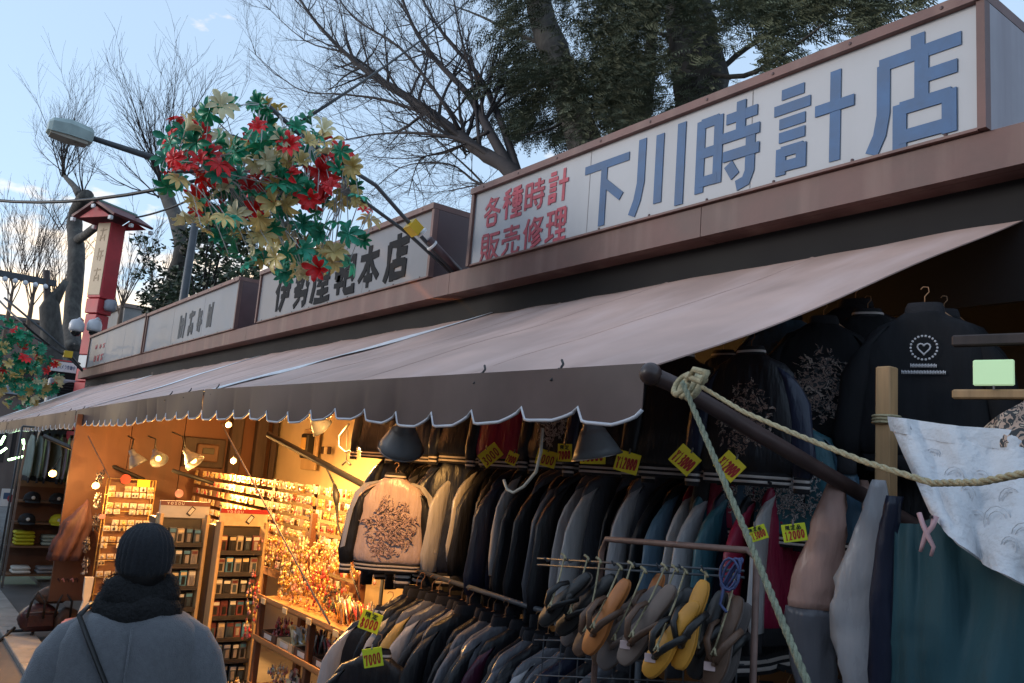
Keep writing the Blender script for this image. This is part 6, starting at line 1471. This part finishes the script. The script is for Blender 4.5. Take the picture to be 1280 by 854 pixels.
sh_m = [mat('grey_green_shirt', (.20, .25, .22), .8, var=.15), mat('grey_shirt', (.25, .25, .27), .8, var=.15), mat('lavender_shirt', (.30, .27, .34), .8, var=.15), mat('light_shirt', (.34, .34, .36), .8, var=.15)]
for k in range(7):
    m = [sh_m[0], sh_m[0], sh_m[1], sh_m[0], sh_m[2], sh_m[2], sh_m[3]][k]
    t = jacket((-11.75, 1.58 + k * .085, 1.93), R(8 + rng.uniform(-12, 12)), m, m, f'{ORD[k]} from the left of the plain shirts hanging above the cap shelf', 'plain shirts above the cap shelf', full=False, s=.9, rib=False, name='hanging_shirt')
rail((-11.76, 1.45, 1.935), (-11.74, 2.25, 1.935), 'short rail of plain shirts above the cap shelf')
# green-white neon zigzag and the hanging leaflet
ne = thing('neon_light', onX(25, 565, -13.4), 'green-white neon star light under the far awning', 'neon light', rot=(0, 0, 0))
m_neon = mat('neon_tube', (.8, 1, .7), .4, var=0, emit=(.62, 1.0, .55), estr=2.2)
for (a, b) in (((10, 575), (32, 570)), ((32, 570), (40, 553)), ((29, 549), (30, 562)), ((32, 572), (36, 582)), ((36, 582), (38, 573)), ((0, 556), (6, 545)), ((0, 566), (8, 560))):
    mb = MB(); mb.tube([onX(*a, -13.4), onX(*b, -13.4)], .016, 6); rel(mb.build('glow_tube', m_neon, smooth=True), ne)
l = bpy.data.lights.new('neon_glow', 'POINT'); l.energy = 5; l.color = (.6, 1, .5); l.shadow_soft_size = .1; lo = bpy.data.objects.new('neon_glow', l); COL.objects.link(lo); lo.parent = ne; lo.location = (.15, 0, 0)
lf = thing('leaflet', onX(9, 622, -12.6), 'small white leaflet with dark print hanging at the left edge', 'leaflet', rot=(0, 0, R(90))); mb = MB(); mb.bevbox((0, 0, 0), (.15, .006, .22), .002); mb.build('paper', m_white, lf); mb = MB(); mb.bevbox((-.01, -.005, .02), (.07, .003, .08), .001); mb.build('print', m_blue, lf); mb = MB(); mb.lathe([(.035, -.001), (.05, -.001), (.05, .001), (.035, .001)], (.05, -.006, -.01), 14, Matrix.Rotation(R(90), 3, 'X')); mb.build('red_ring', m_red, lf)
# ================================================================== the walker, seen from behind
m_coat = mat('slate_wool_coat', (.115, .12, .132), .9, var=.12, scale=60, bump=.35, bscale=240, sheen=.4); m_scarf = mat('black_fleece', (.010, .010, .011), .95, var=.3, scale=40, bump=1.0, bscale=90, sheen=.0); m_hat = mat('dark_navy_knit', (.016, .017, .021), .95, var=.15, scale=50, bump=.5, bscale=160, sheen=.05)
m_skin = mat('skin', (.42, .25, .18), .55, var=.08, scale=10); m_hair = mat('black_hair', (.012, .010, .010), .5, var=.2, stretch=(1, 1, .2)); m_trs = mat('charcoal_trousers', (.03, .03, .035), .8, var=.15); m_shoe = mat('black_shoe', (.015, .015, .015), .45, var=.1)
PX, PY = -2.80, .735
who = thing('person', (PX, PY, 0), 'person seen from behind in grey coat, black fleece scarf and dark knit cap', 'person', rot=(0, 0, R(72)))
who.scale = (.85, .93, .987)
# local frame: -y is the back we see (towards the camera), x runs left to right
def skinned(name, joints, edges, m, sub=2):
    me = bpy.data.meshes.new(name); me.from_pydata([j[0] for j in joints], edges, []); me.update()
    o = obj(name, me, None, who); md = o.modifiers.new('skin', 'SKIN'); md.use_smooth_shade = True
    for i, j in enumerate(joints):
        r = j[1] if isinstance(j[1], tuple) else (j[1], j[1]); me.skin_vertices[0].data[i].radius = r
    me.skin_vertices[0].data[0].use_root = True
    sd2 = o.modifiers.new('sub', 'SUBSURF'); sd2.levels = sub; sd2.render_levels = sub
    dg = bpy.context.evaluated_depsgraph_get(); me2 = bpy.data.meshes.new_from_object(o.evaluated_get(dg)); o.modifiers.clear(); o.data = me2; me2.materials.clear(); me2.materials.append(m)
    return o
J = [((0, 0, .86), (.15, .11)), ((0, .0, 1.06), (.14, .10)), ((0, .0, 1.20), (.12, .08)), ((0, .0, 1.31), (.05, .05)), ((0, .01, 1.38), .052), ((0, .02, 1.47), (.075, .09)), ((0, .02, 1.54), (.065, .08)),
     ((-.14, .02, 1.22), .045), ((-.22, .0, 1.03), .046), ((-.17, .14, .90), .038), ((-.13, .19, .88), .036), ((.14, .02, 1.22), .045), ((.22, .0, 1.03), .046), ((.17, .14, .90), .038), ((.13, .19, .88), .036),
     ((-.09, 0, .78), .09), ((-.095, .03, .45), .062), ((-.10, .0, .09), .042), ((-.10, .12, .04), .04), ((.09, 0, .78), .09), ((.095, -.03, .45), .062), ((.10, -.08, .09), .042), ((.10, .04, .04), .04)]
Ed = [(0, 1), (1, 2), (2, 3), (3, 4), (4, 5), (5, 6), (2, 7), (7, 8), (8, 9), (9, 10), (2, 11), (11, 12), (12, 13), (13, 14), (0, 15), (15, 16), (16, 17), (17, 18), (0, 19), (19, 20), (20, 21), (21, 22)]
skinned('body', J, Ed, m_skin)
def ell(z, a, b, y0=0, n=48, amp=.013, pw=2.3, x0=0):
    out = []
    for k in range(n):
        t = 2 * math.pi * k / n; c, s = math.cos(t), math.sin(t)
        x = a * abs(c) ** (2 / pw) * (1 if c > 0 else -1); y = b * abs(s) ** (2 / pw) * (1 if s > 0 else -1); w = amp * (wob(x * 7, y * 7, z * 5) + .5 * wob(x * 16, y * 16, z * 9))
        out.append(Vector((x0 + x + c * w, y0 + y + s * w, z)))
    return out
mb = MB(); mb.loft([ell(.48, .27, .20), ell(.70, .265, .195), ell(.86, .255, .185), ell(1.0, .245, .175), ell(1.10, .248, .17), ell(1.18, .25, .165), ell(1.24, .245, .155), ell(1.285, .215, .14), ell(1.315, .165, .12), ell(1.335, .115, .1), ell(1.35, .085, .085)]); mb.build('coat', m_coat, who, True)
for s_ in (-1, 1):
    mb = MB(); path = [((s_ * .10, -.0, 1.262), .03), ((s_ * .145, -.003, 1.248), .068), ((s_ * .19, -.006, 1.215), .086), ((s_ * .228, -.01, 1.165), .09), ((s_ * .256, -.01, 1.09), .087), ((s_ * .282, .0, 1.0), .082), ((s_ * .275, .06, .90), .078), ((s_ * .24, .13, .86), .072), ((s_ * .20, .18, .85), .066)]
    mb.tube([p for p, r in path], [r for p, r in path], 18); mb.build('coat_sleeve', m_coat, who, True)
    mb = MB(); mb.tube([(s_ * .18, .13, .83), (s_ * .12, .2, .84)], [.075, .06], 10); mb.build('pocket_flap', m_coat, who, True)
mb = MB(); mb.tube([(.0, -.155, 1.30), (.002, -.178, 1.15), (.0, -.185, .95), (0, -.2, .55)], .0035, 5); mb.build('back_seam', m_coat, who, True)
mb = MB(); mb.tube([(-.175, -.10, 1.32), (-.10, -.172, 1.22), (.0, -.186, 1.06), (.12, -.178, .92), (.24, -.10, .80)], .011, 6, squash=.5); mb.tube([(-.175, -.10, 1.32), (-.16, .05, 1.335), (-.08, .15, 1.22), (.12, .19, .95), (.26, .08, .79)], .011, 6, squash=.5); mb.build('bag_strap', m_lb, who, True)
# thick fleece scarf: two soft rolls
def roll(zc, R0, r, tilt, seed):
    mb = MB(); rings = []
    for i in range(40):
        a = 2 * math.pi * i / 40; c = Vector((R0 * math.cos(a), R0 * .86 * math.sin(a) + .005, zc + tilt * math.sin(a) + .008 * math.sin(a * 3 + seed)))
        rr = r * (1 + .16 * wob(math.cos(a) * 2, math.sin(a) * 2, seed))
        rd = Vector((math.cos(a), math.sin(a), 0)); rg = []
        for k in range(16):
            b = 2 * math.pi * k / 16; w = 1 + .10 * wob(a * 6, math.cos(b) * 3, math.sin(b) * 3 + seed) + .06 * wob(a * 18, b * 4, seed)
            rg.append(c + rd * math.cos(b) * rr * w + Vector((0, 0, math.sin(b) * rr * 1.12 * w)))
        rings.append(rg)
    rings.append(rings[0]); mb.loft(rings, cap=False); return mb
sc1 = roll(1.372, .082, .052, .006, 2).build('scarf', m_scarf, who, True); roll(1.325, .105, .045, -.006, 5).build('scarf_fold', m_scarf, sc1, True)
fz = MB(); rg_ = random.Random(4)
for k in range(5200):
    a = rg_.uniform(0, 6.283); b = rg_.uniform(0, 6.283); R0, r0, zc = ((.082, .050, 1.372), (.105, .043, 1.325))[k % 2]
    rd = Vector((math.cos(a), math.sin(a) * .9, 0)); nrm = rd * math.cos(b) + Vector((0, 0, math.sin(b))); p = Vector((R0 * math.cos(a), R0 * .86 * math.sin(a) + .005, zc)) + Vector((nrm.x * r0, nrm.y * r0, nrm.z * r0 * 1.12))
    d = (nrm + Vector((rg_.uniform(-.7, .7), rg_.uniform(-.7, .7), rg_.uniform(-.7, .5)))).normalized() * rg_.uniform(.008, .018); w = d.orthogonal().normalized() * .0011
    fz.add([p - w, p + w, p + d], [(0, 1, 2)])
o = fz.build('scarf_fuzz', m_scarf, sc1); o['kind'] = 'stuff'
# head with knit cap pulled down, ears and hair at the nape
mb = MB(); mb.sphere((0, .012, 1.478), (.084, .102, .112), 28, 20, lambda d: 1 + .012 * wob(d.x * 5, d.y * 5, d.z * 5)); hd = mb.build('head', m_skin, who, True)
for s_ in (-1, 1):
    mb = MB(); mb.sphere((s_ * .086, .012, 1.455), (.010, .020, .032), 10, 8); mb.build('ear', m_skin, hd, True)
    mb = MB(); mb.sphere((s_ * .032, .105, 1.488), (.012, .008, .010), 8, 6); mb.build('eye', m_card2, hd, True)
mb = MB(); mb.loft([[Vector((x * w, .10 + y, z)) for x, y in ((-1, 0), (1, 0), (.5, d), (-.5, d))] for z, w, d in ((1.495, .008, .012), (1.465, .014, .03), (1.452, .016, .02))]); mb.build('nose', m_skin, hd, True)
mb = MB(); mb.sphere((0, .104, 1.425), (.026, .01, .008), 10, 6); mb.build('mouth', m_tr[2], hd, True)
mb = MB(); mb.sphere((0, -.012, 1.455), (.086, .092, .085), 24, 14, lambda d: 1 + .02 * wob(d.x * 12, d.y * 12, d.z * 3)); mb.build('hair', m_hair, hd, True)
mb = MB(); rings = []
for (z, r) in ((1.448, .0935), (1.462, .0985), (1.485, .1015), (1.515, .0995), (1.545, .089), (1.568, .070), (1.583, .044), (1.59, .012)):
    rings.append([Vector((r * math.cos(a) * .95, r * 1.13 * math.sin(a) + .004, z + (.012 * math.sin(a) if z < 1.5 else 0))) * 1 + Vector((math.cos(a), math.sin(a), 0)) * (.0022 * math.sin(a * 26) + .004 * wob(math.cos(a) * 2, math.sin(a) * 2, z * 20)) for a in [2 * math.pi * k / 156 for k in range(156)]])
mb.loft(rings); mb.build('knit_cap', m_hat, hd, True)
fz = MB()
for k in range(2600):
    a = rg_.uniform(0, 6.283); z = rg_.uniform(1.455, 1.588); r = .1 * math.sqrt(max(.02, 1 - ((z - 1.485) / .106) ** 2)) if z > 1.485 else .100; nrm = Vector((math.cos(a), math.sin(a), max(0, (z - 1.485) / .1)))
    p = Vector((r * math.cos(a) * .95, r * 1.13 * math.sin(a) + .004, z)); d = (nrm.normalized() + Vector((rg_.uniform(-.8, .8), rg_.uniform(-.8, .8), rg_.uniform(-.6, .8)))).normalized() * rg_.uniform(.004, .009); w = d.orthogonal().normalized() * .0007
    fz.add([p - w, p + w, p + d], [(0, 1, 2)])
o = fz.build('cap_fuzz', m_hat, hd); o['kind'] = 'stuff'
for s_, y_ in ((-1, .0), (1, -.04)):
    mb = MB(); mb.tube([(s_ * .09, y_ * .2, .82), (s_ * .095, y_ * .6 + .02, .45), (s_ * .10, y_, .10)], [.105, .085, .07], 14); mb.build('trouser_leg', m_trs, who, True)
    mb = MB(); mb.loft([[Vector((s_ * .10 + x * .05, y_ + .04 + y * .13, z)) for x, y in ((-.8, -1), (.8, -1), (1, .2), (.7, 1), (-.7, 1), (-1, .2))] for z in (.0, .045)] + [[Vector((s_ * .10 + x * .045, y_ + y * .07, .11)) for x, y in ((-.8, -1), (.8, -1), (1, .2), (.7, 1), (-.7, 1), (-1, .2))]]); mb.build('shoe', m_shoe, who, True)
